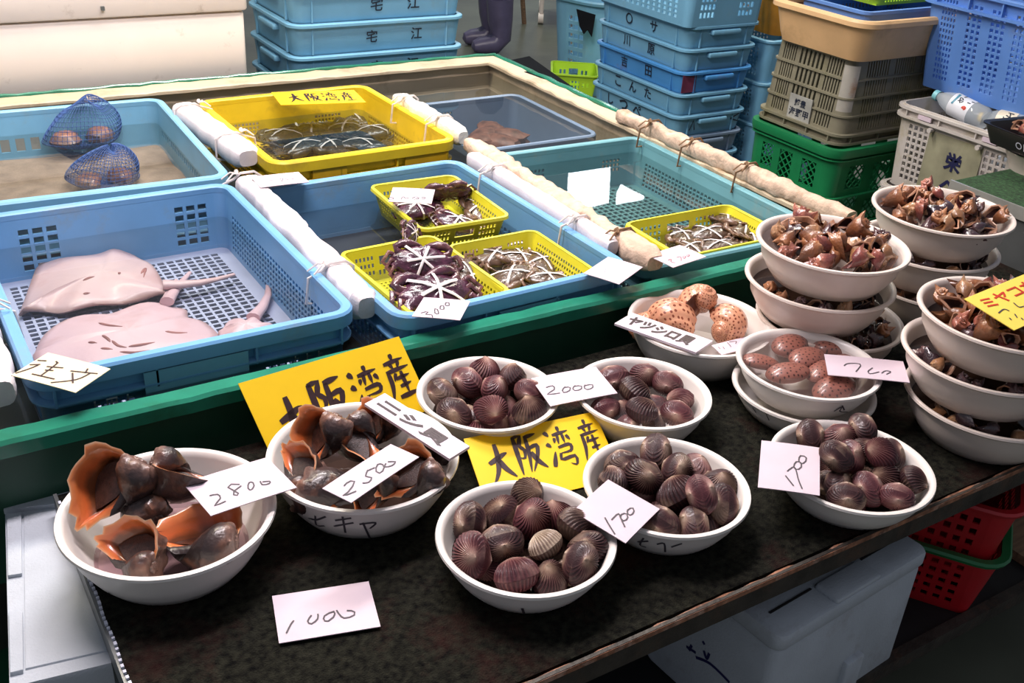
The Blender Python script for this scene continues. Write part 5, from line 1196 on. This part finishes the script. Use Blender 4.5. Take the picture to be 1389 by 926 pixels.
def grey_crate(label, cx, cy, z0, Lx, Ly, H, m, spec_l, spec_f, inverted, rows, group):
    t = thing('harvest_crate', label, 'crate', (cx, cy, z0), group=group)
    mb = MB(); walls(mb, Lx, Ly, H, .045, .02, .006, {'l': spec_l, 'r': spec_l, 'f': spec_f, 'b': spec_f}); mb.box((0, 0, .004), (Lx - .05, Ly - .05, .006))
    if inverted: mb.v = [(x, y, H - z_) for x, y, z_ in mb.v]
    mb.build('body', m, t)
    fz_ = (lambda z_: H - z_) if inverted else (lambda z_: z_)
    for f in rows:
        i_ = (1 - f) * .02
        mb = MB(); ring_profile(mb, Lx - 2 * i_, Ly - 2 * i_, .045 - i_, [(-.002, fz_(f * H) - .003), (.007, fz_(f * H) - .003), (.007, fz_(f * H) + .003), (-.002, fz_(f * H) + .003)]); mb.build('rib', m, t)
    for f in (.97, .87):
        mb = MB(); ring_profile(mb, Lx, Ly, .045, [(-.004, fz_(f * H) - .004), (.014, fz_(f * H) - .004), (.014, fz_(f * H) + .004), (-.004, fz_(f * H) + .004)]); mb.build('flange', m, t)
    for u in (-.40, -.14, .14, .40):
        for ax in 'xy':
            mb = MB()
            if ax == 'x': mb.box((u * Lx, -Ly / 2 - .005, fz_(.92 * H)), (.005, .012, .10 * H))
            else: mb.box((-Lx / 2 - .005, u * Ly, fz_(.92 * H)), (.012, .005, .10 * H))
            mb.build('rib', m, t, smooth=0)
    return t
def slits(cols_, rows_, n):
    return [(u0, u1, n, .48, v0, v1, 1, .96) for (u0, u1) in cols_ for (v0, v1) in rows_]
rw = [(.03, .22), (.25, .43), (.46, .64), (.67, .83)]
gc = grey_crate('upturned grey slatted crate beneath the beige tub', cx, cy, M + .020, Lx, Ly, .288, GREYP, slits([(.02, .24), (.28, .68), (.72, .97)], rw, 6), slits([(.10, .36), (.42, .66), (.72, .96)], rw, 9), True, (.235, .445, .655), 'slatted grey crates')
mb = MB(); mb.box((-Lx / 2 - .001, .0, .082), (.004, .105, .085)); pl = mb.build('name_plate', mat('dull_white_plate', (.34, .34, .31), .6, .15), gc, smooth=0)
mb = MB(); text_on(mb, '鱗豊', (-Lx / 2 - .003, .0, .10), (0, -1, 0), (0, 0, 1), .026, .02); text_on(mb, '海野甲', (-Lx / 2 - .003, .0, .066), (0, -1, 0), (0, 0, 1), .030, .02); mb.build('lettering', PRINT, pl, smooth=0)
mb = MB()   # stained smooth corner panel
mb.loft([[(-Lx / 2 + .045 + (.049 - .012) * math.cos(math.radians(180 + 90 * k / 6)) * 1.0, -Ly / 2 + .045 + (.049 - .012) * math.sin(math.radians(180 + 90 * k / 6)), zz) for k in range(7)] for zz in (.05, .27)], closed=False)
mb.build('corner_panel', mat('stained_corner', (.40, .38, .33), .6, .15, 9, dirt=(.30, .13, .03), dirt_amt=.35, dscale=9), gc)
TB = thing('beige_tub', 'deep beige plastic tub on top of the grey slatted crate', 'tub', (cx - .02, cy - .02, M + .310))
TH = .135
mb = MB(); a, b = Lx + .03, Ly + .04
mb.loft([rr(a - .07, b - .07, .04, .004), rr(a - .06, b - .06, .045, 0), rr(a - .04, b - .04, .05, .03), rr(a, b, .06, TH - .02), rr(a - .012, b - .012, .055, TH - .02), rr(a - .055, b - .055, .04, .02), rr(.05, .05, .01, .012)], True, True); mb.build('body', BEIGE, TB)
mb = MB(); ring_profile(mb, a, b, .06, [(-.012, TH - .022), (-.012, TH - .004), (-.004, TH + .002), (.010, TH + .002), (.016, TH - .006), (.016, TH - .020), (.006, TH - .024)], 6); mb.build('rim', BEIGE, TB)
def tray(name, label, x, y, z0, lx, ly, h, m, rz=0.0, cat='tray', group=None):
    t = thing(name, label, cat, (x, y, z0), rz, group=group); mb = MB()
    walls(mb, lx, ly, h, .03, .01, .004, {k_: [G(.05, .95, 18, .25, .75, 2, .55, .6)] for k_ in 'lrfb'}); mb.build('body', m, t)
    mb = MB(); ring_profile(mb, lx, ly, .03, [(-.005, h - .003), (-.005, h + .002), (.010, h + .002), (.010, h - .008), (.006, h - .008)]); mb.build('rim', m, t)
    mb = MB(); mb.box((0, 0, .003), (lx - .02, ly - .02, .006)); mb.build('base', m, t, smooth=0); return t
tray('perforated_tray', 'blue perforated tray lying in the beige tub', cx + .03, cy + .02, M + .325, Lx - .10, Ly - .09, .125, BLUE4, R_(1), group='trays in the beige tub')
tray('perforated_tray', 'bright green perforated tray on the blue tray', cx + .09, cy + .05, M + .455, Lx - .18, Ly - .13, .035, LIME2, R_(1), group='trays in the beige tub')
tray('perforated_tray', 'red tray at the right corner of the beige tub', cx + .20, cy + .06, M + .495, .12, .18, .04, RED, R_(5), group='trays in the beige tub')

# ------------------------------------------------------------------ crate with plastic bottles, blue basket over it
BX0, BX1, BY0, BY1 = 2.90, 3.27, 1.665, 2.15; bx, by = (BX0 + BX1) / 2, (BY0 + BY1) / 2
sl = [(.03, .24, 4, .62, .10, .80, 9, .68), (.76, .97, 4, .62, .10, .80, 9, .68)]
bcs = []
for k in range(3):
    bcs.append(grey_crate(['pale grey crate with black brushed kanji, bottles on top', 'pale grey crate under the bottle crate', 'pale grey crate on the floor below the bottle crate'][k], bx, by, M + .205 - .2745 * (k + 1), BX1 - BX0, BY1 - BY0, .2735, GREYL, sl, [G(.1, .9, 16, .1, .8, 9)], False, (.84,), 'pale grey crates'))
bc_ = bcs[0]
mb = MB(); mb.box((-(BX1 - BX0) / 2 + .006, 0.0, .115), (.004, .20, .21)); pl = mb.build('name_plate', mat('mossy_plate', (.27, .26, .17), .6, .2, 12, dirt=(.20, .20, .08), dirt_amt=.3), bc_, smooth=0)
mb = MB(); text_on(mb, '栄', (-(BX1 - BX0) / 2 + .003, -.01, .145), (0, -1, 0), (0, 0, 1), .060, .03); text_on(mb, 'ヘ', (-(BX1 - BX0) / 2 + .003, -.015, .065), (0, -1, .0), (0, 0, 1), .045, .03); mb.build('lettering', mat('blue_black_ink', (.012, .014, .06), .5, .1), pl, smooth=0)
for yy in (-.12, .12):
    mb = MB(); mb.box((-(BX1 - BX0) / 2 - .012, yy, .252), (.006, .05, .014)); mb.build('label_tab', PAPER, bc_, smooth=0)
    mb = MB(); mb.tube([(-(BX1 - BX0) / 2 - .001, yy * .75, .222), (-(BX1 - BX0) / 2 - .02, yy * .75, .222)], .008, 10); mb.build('peg', GREYL, bc_)
PETM = clear_mat('clear_bottle', (.75, .82, .86), .06, .38)
def bottle(label, a, b, R, cap, lab, text, capc, tilt_up=Vector((0, 0, 1))):
    a, b = Vector(a), Vector(b); d = b - a; L = d.length; t = thing('plastic_bottle', label, 'bottle', a, group='plastic bottles in the crate')
    t.rotation_euler = d.to_track_quat('Z', 'Y').to_euler()
    mb = MB(); mb.lathe([(.0001, 0), (R * .8, 0), (R, .012), (R, L * .30), (R * .93, L * .36), (R, L * .42), (R, L * .62), (R * .7, L * .80), (R * .36, L * .90), (R * .36, L * .95)], 28); mb.build('body', PETM, t)
    mb = MB(); mb.lathe([(R * 1.012, L * .26), (R * 1.012, L * .62)], 28); lb = mb.build('wrapper', lab, t)
    mb = MB(); mb.lathe([(R * .43, L * .92), (R * .45, L * .93), (R * .45, L * .995), (R * .38, L * 1.0), (.0001, L * 1.0)], 20); mb.build('cap', cap, t)
    return t, lb
LABW = mat('white_bottle_label', (.78, .80, .84), .4, .05); LABC = mat('cream_bottle_label', (.82, .72, .55), .4, .05)
b1, l1 = bottle('clear bottle with pale blue cap and white wrapper', P(1338, 163, .182), P(1268, 128, .212), .038, mat('aqua_cap', (.25, .62, .66), .4, .05), LABW, '', 0)
b2, l2 = bottle('clear bottle with cream wrapper and yellow drink', P(1400, 172, .192), P(1328, 158, .180), .034, mat('yellow_cap', (.85, .60, .12), .4, .05), LABC, '', 0)
ink_px([l1], crop(1180, 90, 5.79, [[(690, 270), (735, 265), (715, 245), (705, 285), (735, 275)], [(765, 285), (790, 295)], [(800, 280), (825, 288)], [(740, 245), (765, 240)]]), .004, PRINT, l1, 'lettering')
ink_px([l1], crop(1180, 90, 5.79, [[(640, 290), (700, 235), (740, 205)], [(655, 275), (720, 215)]]), .007, mat('teal_stripe', (.05, .25, .35), .4, .05), l1, 'stripe')
ink_px([l1], crop(1180, 90, 5.79, [[(720, 330), (735, 318), (748, 330), (730, 336)]]), .008, REDINK, l1, 'emblem')
ink_px([l2], crop(1180, 90, 5.79, [[(1048, 395), (1058, 440), (1085, 440)], [(1070, 385), (1110, 410)], [(1090, 365), (1135, 380)], [(1105, 372), (1100, 400)]]), .004, PRINT, l2, 'lettering')
for q, (y, x) in enumerate(((1.80, 3.02), (1.92, 3.06), (2.05, 3.08), (1.86, 3.14))):
    bottle('empty clear bottle lower in the bottle crate', (x - .09, y - .03, M + .085 + .03 * (q % 2)), (x + .12, y + .02, M + .10 + .03 * (q % 2)), .033, mat('white_cap', (.8, .8, .8), .4, .02), LABW, '', 0)
t = thing('blue_basket', 'tall bright blue perforated basket above the plastic bottles', 'basket', (3.31, 1.97, M + .222), rot=(0, R_(-3), R_(-2)))
cl_ = [(u, u + .115, 3 if i else 5, .6, .10, .90, 14, .62) for i, u in enumerate((.05, .24, .41, .58, .75))] + [(.88, .97, 2, .6, .10, .90, 14, .62)]
mb = MB(); walls(mb, .44, .62, .34, .05, .035, .005, {'l': cl_, 'r': cl_, 'f': cl_, 'b': cl_}); mb.box((0, 0, .004), (.36, .54, .007)); mb.build('body', BLUE4, t)
for z_ in (.335, .285):
    mb = MB(); ring_profile(mb, .44, .62, .05, [(-.006, z_ - .004), (.016, z_ - .004), (.016, z_ + .004), (-.006, z_ + .004)]); mb.build('flange', BLUE4, t)
for u in (-.4, -.2, 0, .2, .4):
    mb = MB(); mb.box((-.226, u * .62, .31), (.012, .005, .05)); mb.build('rib', BLUE4, t, smooth=0)
# stand carrying the rear half of the blue basket
mb = MB(); rbox(mb, .50, .62, M + .215, .02, 0, .01); o = mb.build('supply_box', DARK, smooth=35); o.location = (3.56, 1.98, 0); tag(o, 'dark box standing behind the bottle crate', 'box')

# ------------------------------------------------------------------ turf-covered side table with black dish
t = thing('turf_table', 'side table topped with green artificial turf and steel edge', 'table', (3.0, 1.2, 0)); OR = (3.0, 1.2, 0); tz = M + .15
mb = MB(); mb.box((3.02, 1.08, tz - .006), (.94, 1.14, .012)); mb.build('turf', TURF, t, OR, smooth=0)
mb = MB(); mb.box((3.02, 1.08, tz - .02), (.95, 1.15, .016)); mb.build('top_frame', STEEL, t, OR, smooth=0)
mb = MB(); mb.box((2.545, 1.08, tz - .015), (.006, 1.15, .034)); mb.build('edge_trim', mat('bright_steel', (.55, .55, .52), .3, .1, metal=.6), t, OR, smooth=0)
mb = MB(); mb.box((2.556, 1.08, tz - .14), (.012, 1.14, .22)); mb.build('apron', mat('dark_grey_panel', (.07, .075, .075), .5, .1), t, OR, smooth=0)
for (x, y) in ((2.59, .55), (3.45, .55), (2.59, 1.62), (3.45, 1.62)):
    mb = MB(); mb.box((x, y, (tz - .03) / 2), (.04, .04, tz - .03)); mb.build('leg', STEEL, t, OR, smooth=0)
p = P(1408, 232, .15)
mb = MB(); mb.lathe([(.0001, .004), (.075, .004), (.08, 0), (.105, .055), (.11, .058), (.104, .056), (.078, .008), (.0001, .008)], 48); o = mb.build('bowl', WARMB); o.location = (p.x, p.y, tz); tag(o, 'white bowl on the green turf under a black dish', 'bowl')
t = thing('black_dish', 'square black dish of pink seafood on the turf table', 'dish', (p.x, p.y, tz + .060), R_(-8))
mb = MB(); mb.loft([rr(.20, .22, .02, .002), rr(.21, .23, .02, 0), rr(.25, .27, .03, .05), rr(.262, .282, .03, .054), rr(.262, .282, .03, .058), rr(.238, .258, .03, .055), rr(.20, .22, .02, .012), rr(.02, .02, .005, .012)], True, True); mb.build('body', BLACK, t)
mb = MB(); text_on(mb, '○日', (-.1185, -.02, .028), (0, -1, 0), (-.4, 0, 1), .024, .01, .003); mb.build('lettering', WPRINT, t, smooth=0)
rnd = random.Random(5)
for q in range(7):
    place(MX[[1, 3, 4][q % 3]], 'spiny_whelk', (p.x + rnd.uniform(-.08, .06), p.y + rnd.uniform(-.07, .07), tz + .112 + rnd.uniform(-.008, .012)), (rnd.uniform(0, 6), rnd.uniform(0, 6), rnd.uniform(0, 6)), .07, 'pinkish shellfish in the square black dish', 'shellfish in the black dish')

# ------------------------------------------------------------------ big white cooler behind the tank
t = thing('white_cooler', 'large warm-white insulated cooler behind the tank', 'cooler', (.30, 3.86, M + .075))
mb = MB(); rbox(mb, 1.76, .70, .232, .02, 0, .008); mb.build('body', FREEZ, t)
mb = MB(); rbox(mb, 1.78, .72, .16, .02, .236, .008); mb.build('lid', FREEZ, t)
mb = MB(); mb.box((.42, -.365, .268), (.010, .012, .012)); mb.build('latch', STEEL, t, smooth=0)
mb = MB(); rbox(mb, 1.7, .64, M + .068, .02, 0, .005); o = mb.build('cooler_stand', DARK); o.location = (.30, 3.87, 0); tag(o, 'dark stand carrying the white cooler', 'stand')

# ------------------------------------------------------------------ under and beside the display table
q4 = [P(u, v, -.03) for u, v in ((3, 656), (168, 640), (150, 890), (9, 924))]
c = sum(q4, Vector()) / 4; t = thing('foam_box', 'grey-white foam box with ridged lid beside the table', 'box', (c.x, c.y, M - .375))
def prism(mb, pts, z0, z1, sh=1.0, bev=.008):
    L_ = lambda s, z_: [Vector(((p.x - c.x) * s, (p.y - c.y) * s, z_)) for p in pts]
    mb.loft([L_(sh, z0), L_(sh, z1 - bev), L_(sh * .985, z1)], True, True)
q4[1] = q4[1] * 1.0; ccw = [q4[3], q4[2], q4[1], q4[0]]
mb = MB(); prism(mb, ccw, 0, .285, .94); mb.build('body', FOAMG, t)
lid = MB(); prism(lid, ccw, .287, .330); ld_ = lid.build('lid', FOAMG, t)
e = lambda f, g_: (q4[3] * (1 - f) + q4[2] * f) * (1 - g_) + (q4[0] * (1 - f) + q4[1] * f) * g_ - Vector((c.x, c.y, 0))
def slab(f0, f1, g0, g1, z1):
    b = MB(); pp = [e(f0, g0), e(f1, g0), e(f1, g1), e(f0, g1)]; b.loft([[Vector((p.x, p.y, .329)) for p in pp], [Vector((p.x, p.y, z1 - .003)) for p in pp], [Vector((p.x * .99, p.y * .99, z1)) for p in pp]], True, True); b.build('lid_ridge', FOAMG, ld_)
slab(.0, 1.0, .86, 1.0, .340); slab(.02, .14, .50, .84, .336); slab(.02, .14, .05, .32, .336); slab(.16, .97, .06, .84, .3325)
mb = MB(); rbox(mb, .50, .5, M - .38, .03, 0, .01); o = mb.build('green_bin', mat('dark_green_plastic', (.012, .11, .05), .4, .1)); o.location = (c.x - .12, c.y, 0); tag(o, 'dark green bin beneath the foam box', 'bin')

# foam box on the lower shelf
A, B = P(1060, 866, -.125), P(1260, 744, -.125)
ex = (B - A); Lb = ex.length; ex.normalize(); ey = Vector((-ex.y, ex.x, 0)); c2 = A + ex * Lb / 2 + ey * .14
t = thing('foam_box', 'grey-white foam box on the shelf below the table', 'box', (c2.x, c2.y, SH), math.atan2(ex.y, ex.x)); hb = M - .125 - SH
mb = MB(); rbox(mb, Lb, .28, hb - .035, .02, 0, .01); fb = mb.build('body', FOAMG, t)
mb = MB(); rbox(mb, Lb + .006, .286, .036, .02, hb - .036, .008); fl_ = mb.build('lid', FOAMG, t)
mb = MB(); rbox(mb, Lb * .30, .05, .012, .006, hb - .004, .004, Lb * .0, -.115); mb.build('lid_ridge', FOAMG, fl_)
for sx in (-1, 1):
    mb = MB(); mb.box((sx * Lb * .30, -.09, hb + .0005), (Lb * .26, .004, .003)); mb.build('lid_groove', DARK, fl_, smooth=0)
mb = MB(); rbox(mb, .05, .02, .10, .005, .0, .004, .04, -.142); mb.build('drain_notch', FOAMG, fb)
ink_px([fb, fl_], crop(880, 640, 2.729, [[(140, 645), (175, 668)], [(160, 640), (150, 660)], [(205, 660), (215, 690), (225, 670)], [(175, 685), (230, 710), (300, 778)], [(200, 625), (208, 638)]]), .006, mat('blue_marker', (.02, .02, .10), .5, .1), t, 'pen_mark')
# red baskets with a green rim
RC = P(1362, 772, -.24); d1 = (P(1262, 742, -.24) - RC); d1.normalize(); ang = math.atan2(d1.y, d1.x)
def red_basket(label, z0, H, dz, rimm, s):
    lx, ly = .34, .26; ax = Vector((math.cos(ang), math.sin(ang), 0)); ay = Vector((ax.y, -ax.x, 0))
    cc = RC + ax * (lx / 2 * s) + ay * (ly / 2)
    t = thing('red_basket', label, 'basket', (cc.x, cc.y, z0), ang, group='red perforated baskets')
    rg = [G(.05, .95, 9, .10, .88, 5, .55, .55)]
    mb = MB(); walls(mb, lx, ly, H, .05, .03, .004, {k_: rg for k_ in 'lrfb'}); mb.build('body', RED, t)
    mb = MB(); mb.perf((-lx / 2 + .035, -ly / 2 + .035, .002), (lx / 2 - .035, -ly / 2 + .035, .002), (lx / 2 - .035, ly / 2 - .035, .002), (-lx / 2 + .035, ly / 2 - .035, .002), .004, [G(.05, .95, 8, .05, .95, 6)]); mb.build('floor_grid', RED, t, smooth=0)
    mb = MB(); ring_profile(mb, lx, ly, .05, [(-.006, H - .006), (-.006, H + .003), (.010, H + .005), (.014, H), (.010, H - .008), (.002, H - .008)]); mb.build('rim', rimm, t)
red_basket('lower red perforated basket with green rim on the shelf', SH, M - .24 - SH, 0, mat('green_rim', (.01, .16, .05), .35, .1), 1.0)
red_basket('upper red perforated basket nested in the green-rimmed one', SH + .095, .19, 0, RED, 1.0)
mb = MB(); mb.box((2.18, .90, SH + .012), (.40, .12, .022)); o = mb.build('wood_plank', WOOD, smooth=0); tag(o, 'brown wooden plank on the lower shelf by the red baskets', 'plank')

# ------------------------------------------------------------------ far floor: basket bin, lime basket, cart, person, sheet
pb = P(800, 118, -.62)
t = thing('basket_bin', 'tall light blue perforated bin behind the right stack', 'bin', (pb.x, pb.y, 0), R_(20), group=None)
mb = MB(); walls(mb, .46, .46, .55, .16, .06, .005, {k_: [G(.1, .9, 3, .1, .85, 8, .8, .55)] for k_ in 'lrfb'}); mb.build('body', BLUE2, t)
mb = MB(); ring_profile(mb, .46, .46, .16, [(-.006, .54), (-.006, .555), (.02, .56), (.026, .55), (.02, .535), (.01, .545)], 8); mb.build('rim', BLUE2, t)
zb = (Vector((pb.x, pb.y, .5)) - CAM).dot(FW) - .262; q = [PD(u, v, zb) for u, v in ((782, 12), (808, 20), (803, 50), (797, 40), (792, 46), (786, 34))]
cq = sum(q, Vector()) / 6; mb = MB(); mb.loft([[p - cq for p in q], [p - cq + FW * .012 for p in q]], True, True); o = mb.build('black_glove', SHEET, smooth=0); o.location = cq; tag(o, 'black rubber glove hung over the light blue bin rim', 'glove')
pb = P(776, 130, -.62); pb = CAM + (pb - CAM) * .97
t = thing('lime_basket', 'lime green perforated basket with handle slot on the floor', 'basket', (pb.x, pb.y, 0), -yw, group=None)
mb = MB(); sd_ = [(.05, .95, 9, .5, .12, .55, 3, .5), (.06, .30, 2, .5, .62, .85, 1, .5), (.70, .94, 2, .5, .62, .85, 1, .5), (.36, .64, 1, .95, .62, .84, 1, .95)]
walls(mb, .26, .30, .21, .03, .03, .003, {k_: sd_ for k_ in 'lrfb'}); mb.box((0, 0, .003), (.19, .23, .005)); mb.build('body', LIME2, t)
mb = MB(); ring_profile(mb, .26, .30, .03, [(-.004, .205), (-.004, .212), (.008, .212), (.008, .204)]); mb.build('rim', LIME2, t)
# black sheet draped over the tank corner
pts = [P(676, 85, .105), P(718, 76, .105), P(800, 134, .085), P(752, 112, .11)]; cq = sum(pts, Vector()) / 4; mb = MB()
mb.loft([[p - cq for p in pts], [p - cq - Vector((0, 0, .006)) for p in pts]], True, True); mb.add([pts[1] - cq, pts[2] - cq, pts[2] - cq - Vector((0, 0, .5)), pts[1] - cq - Vector((0, 0, .5))], [(0, 1, 2, 3)])
o = mb.build('black_sheet', SHEET, smooth=0); o.location = cq; tag(o, 'black plastic sheet draped over the tank corner', 'sheet')
# white wire cart
pc = P(733, 32, -.62); t = thing('wire_cart', 'white wire cart with castors far behind the tank', 'cart', (pc.x, pc.y, 0), -yw)
for (x, y) in ((0, 0), (.8, 0), (0, .5), (.8, .5)):
    mb = MB(); mb.tube([(x, y, .08), (x, y, .95)], .018, 10); mb.build('post', FREEZ, t)
    mb = MB(); mb.tube([(x - .02, y, .04), (x + .02, y, .04)], .04, 14); mb.build('castor', FREEZ, t)
mb = MB(); mb.perf((0, -.01, .20), (.8, -.01, .20), (.8, -.01, .60), (0, -.01, .60), .006, [G(.02, .98, 30, .04, .96, 16, .7, .7)]); mb.build('wire_panel', GREYL, t, smooth=0)
mb = MB(); mb.box((.4, .25, .19), (.8, .5, .02)); mb.build('shelf', GREYL, t, smooth=0)
pc = P(711, 32, -.62); mb = MB(); mb.tube([(0, 0, 0), (-.10, -.02, .55), (-.16, -.04, 1.2)], .018, 8); o = mb.build('wooden_pole', WOOD); o.location = pc; tag(o, 'brown wooden pole leaning beside the wire cart', 'pole')
# person standing on the far floor
pp = P(672, 66, -.62)
def person(loc, rz):
    t = thing('person', 'person in dark navy work trousers and rubber boots standing far behind', 'person', loc, rz)
    J = {'pel': (0, 0, .95), 'ab': (0, 0, 1.12), 'ch': (0, .0, 1.34), 'nk': (0, .01, 1.50), 'hd': (0, .02, 1.60), 'hd2': (0, .03, 1.72),
         'hl': (-.10, 0, .90), 'kl': (-.11, .03, .50), 'al': (-.11, 0, .10), 'fl': (-.12, .17, .045), 'hr': (.10, 0, .90), 'kr': (.11, .03, .50), 'ar': (.11, 0, .10), 'fr': (.12, .17, .045),
         'sl': (-.19, 0, 1.42), 'el': (-.25, .0, 1.14), 'wl': (-.20, .17, .95), 'sr': (.19, 0, 1.42), 'er': (.25, .0, 1.14), 'wr': (.20, .17, .95)}
    E_ = [('pel', 'ab'), ('ab', 'ch'), ('ch', 'nk'), ('nk', 'hd'), ('hd', 'hd2'), ('pel', 'hl'), ('hl', 'kl'), ('kl', 'al'), ('al', 'fl'), ('pel', 'hr'), ('hr', 'kr'), ('kr', 'ar'), ('ar', 'fr'), ('ch', 'sl'), ('sl', 'el'), ('el', 'wl'), ('ch', 'sr'), ('sr', 'er'), ('er', 'wr')]
    rads = {'pel': .15, 'ab': .14, 'ch': .16, 'nk': .06, 'hd': .09, 'hd2': .08, 'hl': .10, 'hr': .10, 'kl': .075, 'kr': .075, 'al': .06, 'ar': .06, 'fl': .045, 'fr': .045, 'sl': .065, 'sr': .065, 'el': .05, 'er': .05, 'wl': .038, 'wr': .038}
    ks = list(J); me = bpy.data.meshes.new('body'); me.from_pydata([J[k_] for k_ in ks], [(ks.index(a), ks.index(b)) for a, b in E_], []); me.update()
    o = bpy.data.objects.new('body', me); COL.objects.link(o); o.parent = t; me.materials.append(mat('navy_workwear', (.035, .035, .085), .55, .2, 8))
    sk = o.modifiers.new('skin', 'SKIN'); me.skin_vertices.new() if not me.skin_vertices else None
    for i, k_ in enumerate(ks): me.skin_vertices[0].data[i].radius = (rads[k_], rads[k_])
    me.skin_vertices[0].data[0].use_root = True
    o.modifiers.new('smooth', 'SUBSURF').levels = 1; o.modifiers['smooth'].render_levels = 2
    for s in (-1, 1):
        mb = MB(); mb.tube([(s * .11, .02, .36), (s * .11, .01, .22), (s * .11, 0, .10), (s * .115, .05, .055), (s * .12, .15, .050), (s * .12, .19, .045), (s * .12, .205, .04)], [.092, .085, .072, .070, .055, .038, .008], 14); mb.build('boot', mat('purple_grey_rubber', (.09, .08, .15), .35, .1), t)
    mb = MB(); mb.lathe([(.0001, .13), (.06, .12), (.098, .07), (.102, .0), (.10, -.01)], 20, (0, .025, 1.68)); mb.build('cap', mat('navy_cap', (.03, .03, .07), .7, .1), t)
person(pp, R_(75))

# prototypes are not part of the scene
for r in PROTOS:
    for ch in list(r.children):
        for gq in list(ch.children): bpy.data.objects.remove(gq)
        bpy.data.objects.remove(ch)
    bpy.data.objects.remove(r)
